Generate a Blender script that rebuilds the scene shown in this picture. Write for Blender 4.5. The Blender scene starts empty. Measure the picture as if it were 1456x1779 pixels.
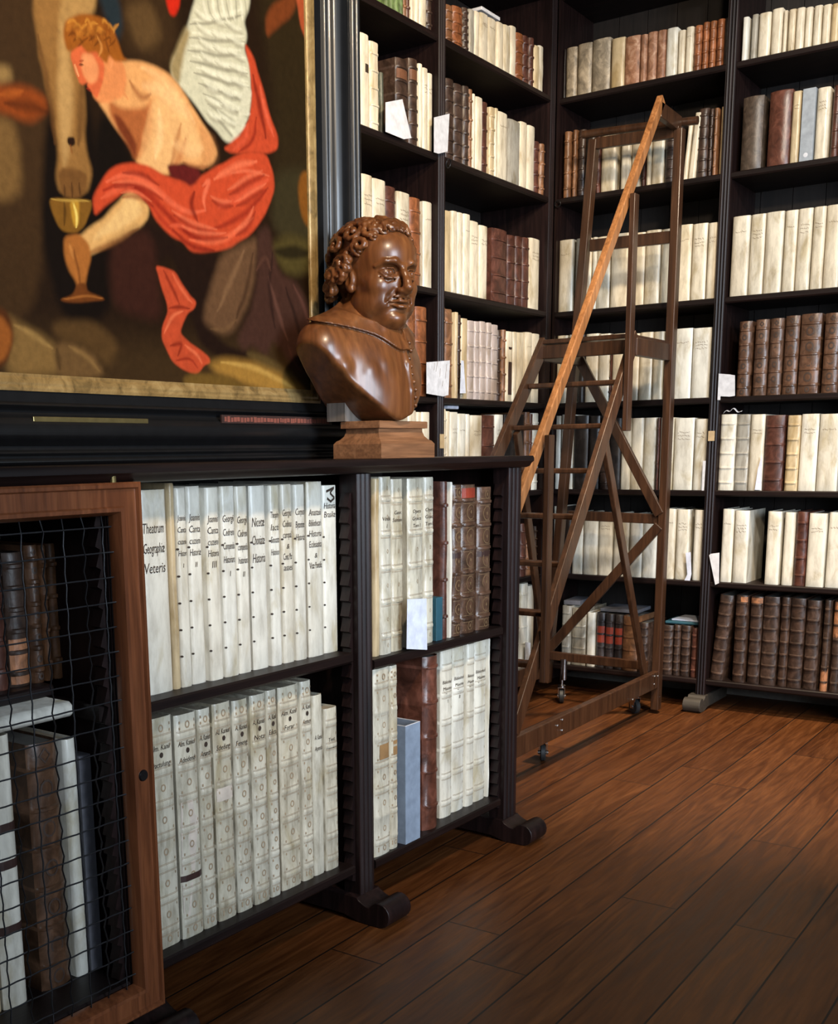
import bpy, math, random
import numpy as np
from mathutils import Vector, Matrix
random.seed(7); RNG = np.random.default_rng(5)
SC = bpy.context.scene; COL = SC.collection
PI = math.pi; R = math.radians

# ------------------------------------------------------------------ helpers
class MB:
    """collects shapes, links them as ONE mesh object"""
    def __init__(s): s.v = []; s.f = []
    def add(s, vs, fs):
        n = len(s.v); s.v += [tuple(map(float, q)) for q in vs]; s.f += [tuple(i + n for i in q) for q in fs]; return s
    def box(s, x0, x1, y0, y1, z0, z1):
        return s.add([(x0,y0,z0),(x1,y0,z0),(x1,y1,z0),(x0,y1,z0),(x0,y0,z1),(x1,y0,z1),(x1,y1,z1),(x0,y1,z1)],
                     [(0,3,2,1),(4,5,6,7),(0,1,5,4),(1,2,6,5),(2,3,7,6),(3,0,4,7)])
    def prism(s, poly, a, b, fn):
        """extrude 2D polygon from a to b; fn(u,v,w)->xyz"""
        n = len(poly)
        s.add([fn(u, v, a) for u, v in poly] + [fn(u, v, b) for u, v in poly],
              [tuple(range(n))[::-1], tuple(range(n, 2*n))] + [(i, (i+1) % n, n+(i+1) % n, n+i) for i in range(n)])
        return s
    def tube(s, pts, r, n=8, closed=False):
        P = [Vector(p) for p in pts]; m = len(P); vs = []; fs = []
        for i, p in enumerate(P):
            a = P[(i-1) % m] if closed or i > 0 else p; b = P[(i+1) % m] if closed or i < m-1 else p
            t = (b - a).normalized(); u = t.cross(Vector((0,0,1)))
            if u.length < .1: u = t.cross(Vector((0,1,0)))
            u.normalize(); w = u.cross(t); rr = r[i] if isinstance(r, (list, tuple)) else r
            for k in range(n):
                c = 2*PI*k/n; vs.append(p + u*rr*math.cos(c) + w*rr*math.sin(c))
        for i in range(m if closed else m-1):
            j = (i+1) % m
            for k in range(n): fs.append((i*n+k, i*n+(k+1) % n, j*n+(k+1) % n, j*n+k))
        if not closed: fs += [tuple(range(n))[::-1], tuple(range((m-1)*n, m*n))]
        return s.add(vs, fs)
    def beam(s, p, q, w, h, side):
        """rectangular bar p->q, w along 'side', h perpendicular"""
        p = Vector(p); q = Vector(q); t = (q-p).normalized(); u = Vector(side); u = (u - t*u.dot(t)).normalized(); v = t.cross(u)
        c = [(-1,-1),(1,-1),(1,1),(-1,1)]
        return s.add([p + u*a*w/2 + v*b*h/2 for a, b in c] + [q + u*a*w/2 + v*b*h/2 for a, b in c],
                     [(0,3,2,1),(4,5,6,7),(0,1,5,4),(1,2,6,5),(2,3,7,6),(3,0,4,7)])
    def lathe(s, prof, c=(0,0,0), n=16, axis='z'):
        vs = []; fs = []; m = len(prof)
        for r, z in prof:
            for k in range(n):
                a = 2*PI*k/n; x, y = r*math.cos(a), r*math.sin(a)
                vs.append({'z': (c[0]+x, c[1]+y, c[2]+z), 'x': (c[0]+z, c[1]+x, c[2]+y), 'y': (c[0]+y, c[1]+z, c[2]+x)}[axis])
        for i in range(m-1):
            for k in range(n): fs.append((i*n+k, i*n+(k+1) % n, (i+1)*n+(k+1) % n, (i+1)*n+k))
        fs += [tuple(range(n))[::-1], tuple(range((m-1)*n, m*n))]
        return s.add(vs, fs)
    def build(s, name, mat, parent=None, smooth=None, bevel=0, loc=None):
        me = bpy.data.meshes.new(name); me.from_pydata(s.v, [], s.f); me.update()
        if mat: me.materials.append(mat)
        if smooth is not None:
            me.polygons.foreach_set('use_smooth', [True]*len(me.polygons)); me.set_sharp_from_angle(angle=R(smooth))
        o = bpy.data.objects.new(name, me); COL.objects.link(o)
        if parent: o.parent = parent
        if loc: o.location = loc
        if bevel:
            b = o.modifiers.new('b', 'BEVEL'); b.width = bevel; b.segments = 2; b.limit_method = 'ANGLE'; b.angle_limit = R(40)
        return o

def thing(name, label, cat, loc=(0,0,0), rz=0, group=None):
    o = bpy.data.objects.new(name, None); COL.objects.link(o); o.empty_display_size = .05
    o.location = loc; o.rotation_euler = (0,0,rz); o['label'] = label; o['category'] = cat
    if group: o['group'] = group
    return o
def tag(o, label, cat, group=None):
    o['label'] = label; o['category'] = cat
    if group: o['group'] = group
    return o

# ---------------------------------------------------------------- materials
def new_mat(name):
    m = bpy.data.materials.new(name); m.use_nodes = True; nt = m.node_tree
    return m, nt, nt.nodes['Principled BSDF']
def N(nt, t, **k):
    n = nt.nodes.new(t)
    for a, v in k.items():
        if a in n.inputs: n.inputs[a].default_value = v
        else: setattr(n, a, v)
    return n
def ramp(nt, fac, *stops):
    r = nt.nodes.new('ShaderNodeValToRGB'); e = r.color_ramp.elements
    while len(e) < len(stops): e.new(.5)
    for i, (p, c) in enumerate(stops): e[i].position = p; e[i].color = (*c, 1)
    nt.links.new(fac, r.inputs[0]); return r.outputs[0]
def coords(nt, scale=(1,1,1), rnd=True, kind='Object'):
    tc = N(nt, 'ShaderNodeTexCoord'); mp = N(nt, 'ShaderNodeMapping'); mp.inputs['Scale'].default_value = scale
    nt.links.new(tc.outputs[kind], mp.inputs[0])
    if rnd:
        oi = N(nt, 'ShaderNodeObjectInfo'); sc = N(nt, 'ShaderNodeVectorMath', operation='SCALE')
        cb = N(nt, 'ShaderNodeCombineXYZ')
        for i in range(3): nt.links.new(oi.outputs['Random'], cb.inputs[i])
        nt.links.new(cb.outputs[0], sc.inputs[0]); sc.inputs['Scale'].default_value = 37.
        nt.links.new(sc.outputs[0], mp.inputs['Location'])
    return mp.outputs[0]
def noise(nt, vec, scale, detail=4, rough=.55, dist=0):
    n = N(nt, 'ShaderNodeTexNoise'); n.inputs['Scale'].default_value = scale; n.inputs['Detail'].default_value = detail
    n.inputs['Roughness'].default_value = rough; n.inputs['Distortion'].default_value = dist
    nt.links.new(vec, n.inputs['Vector']); return n.outputs['Fac']
def mixc(nt, fac, a, b, mode='MIX'):
    m = N(nt, 'ShaderNodeMix', data_type='RGBA', blend_type=mode)
    for s, v in ((0, fac), (6, a), (7, b)):
        if hasattr(v, 'links') or hasattr(v, 'is_linked'): nt.links.new(v, m.inputs[s])
        elif isinstance(v, tuple): m.inputs[s].default_value = (*v, 1)
        else: m.inputs[s].default_value = v
    return m.outputs[2]
def bump(nt, bs, h, strength, dist=.01):
    b = N(nt, 'ShaderNodeBump'); b.inputs['Strength'].default_value = strength; b.inputs['Distance'].default_value = dist
    nt.links.new(h, b.inputs['Height']); nt.links.new(b.outputs[0], bs.inputs['Normal'])
def wood(name, c1, c2, c3, grain=(2,2,60), rough=.35, sc=1.0, bm=.15, coat=0, axis='z', spec=.5):
    m, nt, bs = new_mat(name)
    g = {'z': (18,18,1.2), 'y': (18,1.2,18), 'x': (1.2,18,18)}[axis]
    v = coords(nt, tuple(q*sc for q in g)); n1 = noise(nt, v, 1.6, 6, .62, 1.2); n2 = noise(nt, v, 7, 3, .5)
    c = ramp(nt, n1, (.28, c1), (.52, c2), (.76, c3)); c = mixc(nt, .35, c, ramp(nt, n2, (.3, (.25,.25,.25)), (.7, (.9,.9,.9))), 'OVERLAY')
    nt.links.new(c, bs.inputs['Base Color']); bs.inputs['Roughness'].default_value = rough; bs.inputs['Coat Weight'].default_value = coat
    bs.inputs['Coat Roughness'].default_value = .15
    bump(nt, bs, n1, bm, .004); bs.inputs['Specular IOR Level'].default_value = spec; return m
def plain(name, c, rough=.5, metal=0, coat=0):
    m, nt, bs = new_mat(name); v = coords(nt, (1,1,1)); n = noise(nt, v, 40, 3)
    nt.links.new(ramp(nt, n, (.3, tuple(q*.82 for q in c)), (.7, tuple(min(1, q*1.1) for q in c))), bs.inputs['Base Color'])
    bs.inputs['Roughness'].default_value = rough; bs.inputs['Metallic'].default_value = metal; bs.inputs['Coat Weight'].default_value = coat
    return m
def vellum(name, c, dirt=.5, rough=.34):
    m, nt, bs = new_mat(name); v = coords(nt, (1,1,.45)); oi = N(nt, 'ShaderNodeObjectInfo')
    n1 = noise(nt, v, 14, 6, .6, .6); n2 = noise(nt, coords(nt, (5,5,1.1)), 9, 5, .65); n3 = noise(nt, v, 4, 2)
    d = tuple(q*k for q, k in zip(c, (.74,.68,.55)))
    col = ramp(nt, n1, (.3, d), (.47, c), (.72, tuple(min(1, q*1.16) for q in c)))
    col = mixc(nt, dirt*.85, col, ramp(nt, n2, (.28, (.36,.32,.27)), (.56, (1,1,1))), 'MULTIPLY')
    col = mixc(nt, .5, col, ramp(nt, oi.outputs['Random'], (0, (.93,.86,.73)), (.35, (1,.98,.93)), (.7, (.96,.97,.97)), (1, (.9,.87,.8))), 'MULTIPLY')
    col = mixc(nt, .3, col, ramp(nt, n3, (.35, (.7,.63,.52)), (.6, (1,1,1))), 'MULTIPLY')
    nt.links.new(col, bs.inputs['Base Color']); bs.inputs['Roughness'].default_value = rough
    bump(nt, bs, n1, .6, .004); return m
def leather(name, c, rough=.4, mott=.6, c2=None):
    m, nt, bs = new_mat(name); v = coords(nt, (1,1,.8)); oi = N(nt, 'ShaderNodeObjectInfo')
    n1 = noise(nt, v, 26, 6, .65, .8); n2 = noise(nt, v, 7, 3)
    c2 = c2 or tuple(min(1, q*2.1+.01) for q in c)
    col = ramp(nt, n1, (.3, tuple(q*.45 for q in c)), (.5, c), (.78, c2))
    col = mixc(nt, mott*.6, col, ramp(nt, n2, (.3, (.35,.3,.28)), (.65, (1.,1.,1.))), 'MULTIPLY')
    col = mixc(nt, .7, col, ramp(nt, oi.outputs['Random'], (0, (.8,.72,.66)), (.5, (1,1,1)), (1, (.95,.85,.75))), 'MULTIPLY')
    nt.links.new(col, bs.inputs['Base Color']); bs.inputs['Roughness'].default_value = rough
    bump(nt, bs, n1, .35, .004); return m

M = {}
M['case'] = wood('dark_oak', (.005,.0026,.0025), (.0105,.005,.0047), (.021,.0098,.0088), rough=.42, spec=.28)
M['case_y'] = wood('dark_oak_shelf', (.004,.002,.0018), (.0085,.0042,.0037), (.016,.008,.0068), rough=.45, axis='y', spec=.28)
M['case_x'] = wood('dark_oak_back_shelf', (.004,.002,.0018), (.0085,.0042,.0037), (.016,.008,.0068), rough=.45, axis='x', spec=.28)
M['panel'] = wood('back_panel_wood', (.006,.0042,.0035), (.011,.0075,.006), (.018,.012,.010), rough=.65)
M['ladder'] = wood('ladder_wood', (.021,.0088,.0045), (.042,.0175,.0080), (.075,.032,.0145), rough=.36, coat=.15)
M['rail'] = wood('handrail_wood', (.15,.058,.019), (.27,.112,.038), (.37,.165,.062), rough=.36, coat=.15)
M['door'] = wood('door_wood', (.085,.026,.010), (.15,.048,.018), (.21,.074,.028), rough=.32, coat=.3)
M['bust'] = wood('carved_walnut', (.060,.019,.0058), (.128,.044,.0130), (.20,.076,.024), rough=.34, sc=.5, coat=.1, bm=.05)
M['plinth'] = wood('plinth_wood', (.13,.055,.024), (.22,.098,.043), (.31,.15,.072), rough=.5, axis='y', sc=1.2)
M['ebony'] = plain('ebony', (.0065,.0065,.007), .34, 0, .1)
M['gilt'] = leather('gilding', (.34,.225,.085), .36, .3, (.54,.39,.17)); M['gilt'].node_tree.nodes['Principled BSDF'].inputs['Metallic'].default_value = .3
M['brass'] = plain('brass', (.42,.33,.14), .35, .9)
M['chrome'] = plain('chrome', (.40,.40,.41), .22, 1)
M['iron'] = plain('iron_wire', (.035,.035,.038), .4, .7)
M['rubber'] = plain('rubber', (.02,.02,.02), .5)
M['paper'] = plain('white_paper', (.66,.66,.69), .7)
M['ink'] = plain('iron_gall_ink', (.035,.020,.012), .7)
M['inkb'] = plain('faded_ink', (.17,.11,.06), .8)
M['inkc'] = plain('faded_stamping', (.33,.24,.15), .8)
M['gold_tool'] = plain('tooled_gilt', (.20,.125,.065), .4, .2)
M['black_tool'] = plain('blind_tooling', (.055,.034,.025), .5)
M['pages'] = plain('page_edges', (.30,.25,.18), .85)
M['pages_d'] = plain('dusty_page_edges', (.12,.11,.095), .9)
VELL = {'v': ((.70,.63,.50), .6), 'w': ((.70,.68,.61), .5), 'y': ((.56,.44,.27), .6), 'g': ((.36,.34,.295), .9), 'S': ((.56,.53,.44), .9)}
for k, (c, d) in VELL.items(): M['k_'+k] = vellum('vellum_'+k, c, d)
LEA = {'l': (.050,.028,.019), 't': (.21,.098,.045), 'o': (.25,.088,.032), 'r': (.085,.030,.019), 'd': (.018,.013,.011), 'D': (.085,.062,.045),
       'M': (.085,.042,.022), 'R': (.115,.040,.024), 'b': (.125,.066,.040), 'e': (.095,.052,.032), 'L': (.034,.026,.025), 'q': (.05,.030,.021), 'h': (.30,.255,.185), 'N': (.085,.095,.07)}
for k, c in LEA.items(): M['k_'+k] = leather('leather_'+k, c, .34 if k in 'bReM' else .42)
M['k_m'] = leather('worn_patchy_leather', (.30,.14,.075), .55, .2, (.62,.42,.29))
M['k_p'] = vellum('grey_pink_calf', (.44,.37,.35), .5); M['k_n'] = leather('green_cloth', (.11,.17,.055), .6, .3)
M['k_x'] = plain('blue_grey_board', (.22,.275,.36), .65); M['k_k'] = plain('teal_board', (.02,.085,.12), .6)
M['k_G'] = plain('grey_board', (.33,.36,.39), .65); M['k_s'] = plain('slate_cloth', (.13,.13,.15), .7); M['foot'] = wood('worn_oak', (.02,.016,.012), (.036,.029,.022), (.055,.045,.035), rough=.6, axis='x')
M['label_red'] = plain('red_label', (.26,.035,.016), .45); M['faded_red'] = plain('faded_red_paint', (.20,.055,.035), .7); M['label_pale'] = plain('pale_label', (.50,.36,.20), .7)
M['label_brown'] = plain('brown_label', (.30,.17,.07), .6); M['label_rust'] = plain('rust_label', (.15,.062,.03), .5); M['label_dark'] = plain('dark_label', (.04,.018,.014), .5)
M['orange_patch'] = leather('bare_orange_leather', (.36,.16,.075), .5, .3)
M['torn'] = plain('torn_vellum_lining', (.58,.50,.42), .8)

BOOKS = {
'BL1': {"wall":"B","z":2.7744,"off":0.024,"books":[[-2.4551,0.0178,0.2244,"ws",0],[-2.4361,0.0158,0.2126,"d",0],[-2.4179,0.0519,0.2142,"h",0],[-2.3599,0.0665,0.2173,"h",0],[-2.2892,0.0834,0.2206,"h",0],[-2.1986,0.0611,0.2072,"y",0],[-2.1364,0.0689,0.2011,"m",0],[-2.0663,0.0305,0.1968,"m",0],[-2.0345,0.0417,0.2003,"m",0],[-1.9905,0.039,0.1987,"m",0],[-1.948,0.0481,0.1958,"w",0],[-1.896,0.0293,0.1789,"v",0],[-1.8627,0.0318,0.1843,"vt",0],[-1.8286,0.0332,0.1835,"o",0],[-1.7932,0.0275,0.1893,"o",0],[-1.7624,0.0278,0.1876,"o",0],[-1.7312,0.0313,0.1873,"o",0],[-1.6966,0.0242,0.1832,"d",0]]},
'BL2': {"wall":"B","z":2.3424,"off":0.024,"books":[[-2.4202,0.0338,0.2911,"t",0],[-2.3769,0.0209,0.2932,"t",0],[-2.3504,0.0364,0.2888,"l",0],[-2.3097,0.0484,0.2784,"d",0],[-2.257,0.0203,0.2563,"r",0],[-2.2324,0.0699,0.2603,"v",0],[-2.1372,0.0436,0.25,"v",0],[-2.0877,0.0431,0.2471,"v",0],[-2.0376,0.0175,0.2414,"r",0],[-2.0159,0.018,0.2404,"v",0],[-1.9938,0.0524,0.2419,"v",0],[-1.9361,0.0472,0.239,"l",0],[-1.8866,0.0287,0.2344,"d",0],[-1.8511,0.0195,0.2386,"v",4],[-1.827,0.0305,0.2685,"v",4.5],[-1.7926,0.0456,0.2792,"l",0],[-1.7447,0.0179,0.2734,"l",0],[-1.7234,0.0173,0.2722,"t",0],[-1.6941,0.0204,0.272,"y",0]]},
'BL3': {"wall":"B","z":1.8348,"off":0.024,"books":[[-2.4327,0.0734,0.3246,"vt",0],[-2.3466,0.0448,0.3232,"g",0],[-2.2974,0.0317,0.3203,"v",0],[-2.2626,0.0208,0.3208,"ws",0],[-2.2387,0.0623,0.3191,"v",0],[-2.1703,0.0868,0.3221,"v",0],[-2.0793,0.069,0.3153,"v",0],[-2.0067,0.0673,0.3181,"v",0],[-1.9358,0.0679,0.3161,"v",0],[-1.8638,0.0645,0.3244,"vt",0],[-1.7958,0.0652,0.3214,"vt",0],[-1.7261,0.0432,0.3171,"vt",0]]},
'BL4': {"wall":"B","z":1.4136,"off":0.024,"books":[[-2.4354,0.0583,0.3147,"v",0],[-2.3695,0.0475,0.3158,"v",0],[-2.3184,0.0307,0.3134,"d",0],[-2.2846,0.0644,0.3133,"v",0],[-2.2165,0.055,0.3086,"v",0],[-2.1566,0.0061,0.3044,"r",0],[-2.1482,0.0649,0.3039,"v",0],[-2.0797,0.0586,0.2996,"v",0],[-2.0175,0.0601,0.3013,"v",0],[-1.9538,0.0478,0.3,"v",0],[-1.9031,0.0314,0.2996,"v",0],[-1.8677,0.009,0.2982,"y",0],[-1.8558,0.0808,0.3053,"wt",0],[-1.771,0.0814,0.3018,"wt",0]]},
'BL5': {"wall":"B","z":1.0068,"off":0.024,"books":[[-2.4493,0.0478,0.3491,"w",0],[-2.3977,0.0408,0.3545,"w",0],[-2.3538,0.0187,0.3509,"ws",0],[-2.3307,0.0718,0.3468,"d",0],[-2.2558,0.0533,0.3435,"d",0],[-2.1982,0.0483,0.3333,"l",0],[-2.1469,0.0551,0.3291,"d",0],[-2.0894,0.0435,0.3275,"w",0],[-2.0422,0.0556,0.3273,"w",0],[-1.9831,0.0613,0.3273,"w",0],[-1.9177,0.0117,0.3255,"rs",0],[-1.9031,0.0279,0.3261,"w",0],[-1.8723,0.0277,0.3258,"wb",0],[-1.8377,0.0881,0.3216,"wt",0],[-1.7455,0.0547,0.3152,"wt",0]]},
'BL6': {"wall":"B","z":0.5964,"off":0.024,"books":[[-2.4459,0.0505,0.3259,"w",0],[-2.3916,0.0133,0.3238,"d",0],[-2.3732,0.0419,0.3063,"d",0],[-2.3268,0.0569,0.2983,"w",0],[-2.2655,0.0713,0.2966,"w",0],[-2.1885,0.0683,0.2952,"wt",0],[-2.1116,0.0727,0.2939,"w",0],[-2.0316,0.0594,0.2927,"w",0],[-1.9692,0.0657,0.2911,"w",0],[-1.868,0.0515,0.3242,"wt",0],[-1.8095,0.0594,0.3225,"wt",0],[-1.7289,0.0442,0.3212,"wt",0]]},
'BL7': {"wall":"B","z":0.1416,"off":0.024,"books":[[-2.3692,0.0469,0.2937,"gb",0],[-2.3179,0.0748,0.2854,"gb",0],[-2.2375,0.0413,0.2693,"w",0],[-2.1888,0.0452,0.2711,"L",0],[-2.1406,0.0429,0.2687,"L",0],[-2.0953,0.0413,0.2663,"L",0],[-2.051,0.0754,0.2649,"t",0],[-1.9726,0.0484,0.2381,"l",0],[-1.8589,0.0535,0.2357,"l",0],[-1.803,0.0336,0.2401,"l",0],[-1.7671,0.0457,0.2401,"l",0],[-1.7163,0.0324,0.233,"r",0]]},
'BR1': {"wall":"B","z":2.7744,"off":0.024,"books":[[-1.6236,0.0241,0.1721,"w",0],[-1.5874,0.0248,0.1754,"g",0],[-1.5575,0.0479,0.1717,"v",0],[-1.5055,0.0427,0.1769,"v",0],[-1.4599,0.0162,0.1628,"v",0],[-1.4387,0.0282,0.1609,"v",0],[-1.4079,0.0316,0.1583,"v",0],[-1.3739,0.0274,0.1549,"v",0],[-1.3416,0.0317,0.1532,"v",0],[-1.3065,0.0308,0.1481,"v",0],[-1.2726,0.0314,0.1433,"y",0]]},
'BR2': {"wall":"B","z":2.3424,"off":0.024,"books":[[-1.6059,0.0855,0.2916,"D",0],[-1.4981,0.0912,0.295,"R",0],[-1.4042,0.0348,0.2794,"yt",0],[-1.3635,0.0514,0.2803,"x",0],[-1.3078,0.0486,0.2751,"vt",0],[-1.2468,0.0319,0.2736,"r",0],[-1.2121,0.0302,0.2707,"v",0]]},
'BR3': {"wall":"B","z":1.8348,"off":0.024,"books":[[-1.6212,0.0729,0.3287,"vt",0],[-1.5454,0.0614,0.3288,"vt",0],[-1.4808,0.0718,0.3285,"v",0],[-1.4052,0.0511,0.3267,"vt",0],[-1.3507,0.0564,0.3259,"vt",0],[-1.2913,0.0478,0.3259,"vt",0],[-1.2401,0.0612,0.3254,"vt",0]]},
'BR4': {"wall":"B","z":1.4136,"off":0.024,"books":[[-1.5711,0.0539,0.3157,"b",0],[-1.5032,0.0556,0.3183,"b",0],[-1.441,0.054,0.3188,"b",0],[-1.3794,0.0574,0.3245,"b",0],[-1.3146,0.0808,0.3263,"b",0],[-1.2183,0.0629,0.3221,"b",0]]},
'BR5': {"wall":"B","z":1.0068,"off":0.024,"books":[[-1.6296,0.067,0.3318,"wb",0],[-1.5602,0.0589,0.3297,"gb",0],[-1.4986,0.0604,0.3279,"wt",0],[-1.4362,0.0802,0.3222,"r",0],[-1.3455,0.0538,0.3196,"yb",0],[-1.2879,0.0708,0.3235,"wt",0],[-1.2137,0.0838,0.3212,"wt",0]]},
'BR6': {"wall":"B","z":0.5964,"off":0.024,"books":[[-1.6011,0.0504,0.3278,"wt",0],[-1.5444,0.0629,0.3226,"wt",0],[-1.403,0.0589,0.3212,"wt",0],[-1.3318,0.043,0.3186,"w",0],[-1.2836,0.0495,0.3215,"r",0],[-1.229,0.0729,0.3166,"wt",0],[-1.1504,0.0611,0.3221,"wt",0]]},
'BR7': {"wall":"B","z":0.1416,"off":0.024,"books":[[-1.625,0.0611,0.3992,"l",4.5],[-1.5214,0.0543,0.3992,"l",0],[-1.4559,0.0535,0.3971,"l",0],[-1.398,0.0661,0.4007,"l",0],[-1.3246,0.0399,0.4013,"l",0],[-1.2815,0.0604,0.4007,"l",0],[-1.2151,0.0575,0.396,"l",0],[-1.1436,0.0324,0.4007,"q",0],[-1.103,0.0408,0.3993,"q",0]]},
'LL1': {"wall":"L","z":2.7744,"off":0.024,"books":[[3.7283,0.0275,0.276,"n",0],[3.7588,0.0254,0.3,"n",0],[3.7872,0.0263,0.324,"n",0],[3.8165,0.021,0.276,"n",0],[3.8412,0.0231,0.3,"t",0],[3.8674,0.0271,0.324,"r",0],[3.8983,0.023,0.276,"v",0],[3.9244,0.029,0.3,"v",0],[3.9579,0.0478,0.324,"vt",0],[4.0102,0.0488,0.276,"l",0],[4.0615,0.0245,0.3,"d",0]]},
'LL2': {"wall":"L","z":2.3424,"off":0.024,"books":[[3.4953,0.0605,0.3101,"v",0],[3.5598,0.0592,0.3141,"vB",0],[3.6231,0.0577,0.3026,"vb",0],[3.6879,0.021,0.2135,"N",0],[3.7977,0.0823,0.2925,"l",0],[3.8844,0.0613,0.3109,"l",0],[3.9488,0.0246,0.3063,"vs",0],[3.978,0.0357,0.2991,"vt",0],[4.0182,0.0362,0.2895,"vt",0]]},
'LL3': {"wall":"L","z":1.8348,"off":0.024,"books":[[3.485,0.0706,0.3526,"v",0],[3.5597,0.0709,0.3522,"vt",0],[3.6354,0.0867,0.3506,"vt",0],[3.7264,0.0763,0.3404,"r",0],[3.8077,0.0905,0.3348,"vt",0],[3.9028,0.0781,0.3292,"o",0],[3.9855,0.0784,0.3259,"vt",0]]},
'LL4': {"wall":"L","z":1.4136,"off":0.024,"books":[[3.6015,0.0844,0.413,"v",0],[3.6929,0.0814,0.4108,"v",0],[3.7791,0.0828,0.4015,"t",0],[3.8681,0.0589,0.3981,"o",0],[3.9332,0.085,0.3475,"o",0]]},
'LL5': {"wall":"L","z":1.0068,"off":0.024,"books":[[3.8717,0.06,0.3513,"v",0],[3.9368,0.03,0.346,"v",0],[3.9706,0.0622,0.3467,"v",0]]},
'LM1': {"wall":"L","z":2.7744,"off":0.024,"books":[[4.1525,0.0562,0.14,"t",0],[4.2129,0.075,0.1519,"o",0],[4.2914,0.0404,0.1669,"l",0],[4.3361,0.0411,0.1725,"g",0],[4.3824,0.0394,0.1783,"v",0],[4.4254,0.0678,0.1849,"vt",0],[4.4968,0.0737,0.1874,"vt",0],[4.5742,0.055,0.1903,"v",0],[4.6338,0.0614,0.1954,"v",0],[4.699,0.0475,0.2085,"vs",0],[4.7504,0.0684,0.196,"o",0],[4.8227,0.0476,0.2037,"r",0],[4.8734,0.0381,0.2063,"r",0],[4.9155,0.0482,0.1857,"y",0],[4.9677,0.0451,0.199,"v",0]]},
'LM2': {"wall":"L","z":2.3424,"off":0.024,"books":[[4.1588,0.0642,0.3067,"l",0],[4.2265,0.0658,0.3034,"l",0],[4.2958,0.0436,0.3089,"l",0],[4.343,0.0283,0.3073,"t",0],[4.3749,0.0189,0.2966,"vs",0],[4.3974,0.0534,0.2908,"v",0],[4.4561,0.0528,0.2857,"r",0],[4.5185,0.0411,0.2773,"yb",0],[4.5651,0.0254,0.283,"vs",0],[4.5951,0.088,0.2783,"vt",0],[4.6879,0.111,0.2677,"g",0],[4.8028,0.063,0.2803,"v",0],[4.8699,0.0673,0.2786,"v",0],[4.9432,0.0512,0.2275,"r",0],[5.0015,0.0622,0.2269,"t",0]]},
'LM3': {"wall":"L","z":1.8348,"off":0.024,"books":[[4.1484,0.0576,0.3179,"y",0],[4.2096,0.0416,0.3244,"vs",0],[4.2547,0.0439,0.3258,"v",0],[4.3022,0.0543,0.3274,"vt",0],[4.3601,0.0787,0.31,"vt",0],[4.4433,0.0698,0.3031,"vt",0],[4.5661,0.1393,0.3111,"r",0],[4.7093,0.0715,0.3016,"r",0],[4.7848,0.0523,0.3059,"r",0],[4.8412,0.061,0.3075,"r",0],[4.9073,0.101,0.3145,"vt",0]]},
'LM4': {"wall":"L","z":1.4136,"off":0.024,"books":[[4.1375,0.0203,0.3608,"t",0],[4.1622,0.0645,0.3581,"t",0],[4.2302,0.025,0.3502,"y",0],[4.2588,0.0349,0.3432,"l",0],[4.2982,0.0518,0.332,"y",0],[4.3553,0.0529,0.3282,"p",0],[4.4119,0.0428,0.3289,"p",0],[4.4584,0.0478,0.3326,"p",0],[4.51,0.0416,0.3308,"p",0],[4.5554,0.0583,0.3264,"p",0],[4.6176,0.0349,0.309,"l",0],[4.6564,0.0307,0.312,"t",0],[4.691,0.0637,0.3084,"vl",0],[4.7587,0.0374,0.3105,"vs",0],[4.8002,0.0785,0.3123,"v",0],[4.8838,0.0656,0.3185,"vt",0],[4.9546,0.0732,0.3173,"vt",0]]},
'LM5': {"wall":"L","z":1.0068,"off":0.024,"books":[[4.1362,0.0285,0.3627,"vb",0],[4.1691,0.0328,0.3538,"v",0],[4.2055,0.0649,0.3514,"wt",0],[4.274,0.068,0.346,"wt",0],[4.3457,0.0307,0.3453,"ws",0],[4.381,0.1017,0.3411,"wt",0],[4.4909,0.1081,0.3438,"r",0],[4.6047,0.0758,0.3479,"wt",0],[4.6891,0.0692,0.3494,"d",0],[4.7624,0.1316,0.3528,"d",0],[4.9002,0.0437,0.3648,"t",0],[4.948,0.0311,0.357,"r",0],[4.9844,0.0644,0.3612,"wb",0]]},
'LM6': {"wall":"L","z":0.5964,"off":0.024,"books":[[4.6914,0.0831,0.2918,"r",0],[4.7831,0.083,0.2756,"r",0],[4.8748,0.0571,0.2534,"r",0],[4.9408,0.0687,0.23,"t",0],[5.0185,0.0702,0.2334,"l",0]]},
'LM7': {"wall":"L","z":0.1416,"off":0.024,"books":[[4.7055,0.0847,0.4611,"w",0],[4.7989,0.0795,0.4405,"wb",0],[4.8872,0.0659,0.4201,"wb",0],[4.9621,0.078,0.4007,"w",0],[5.0494,0.0664,0.3738,"w",0]]},
'CLU': {"wall":"C","z":0.7095,"off":0.048,"books":[[-0.7105,0.0308,0.4042,"xw",0],[-0.6727,0.0751,0.4203,"w1",0],[-0.595,0.0203,0.4323,"ys",0],[-0.5716,0.0309,0.4217,"w2",0],[-0.5355,0.0418,0.4238,"w3",0],[-0.4859,0.0416,0.4195,"w4",0],[-0.4379,0.0451,0.4207,"w5",0],[-0.3889,0.0398,0.4191,"w6",0],[-0.3396,0.0537,0.4183,"w7",0],[-0.2783,0.0362,0.4174,"w8",0],[-0.2363,0.0395,0.4186,"w9",0],[-0.1913,0.04,0.4165,"wA",0],[-0.1439,0.0597,0.4215,"wB",0],[-0.0797,0.056,0.4111,"wC",0]]},
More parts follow.
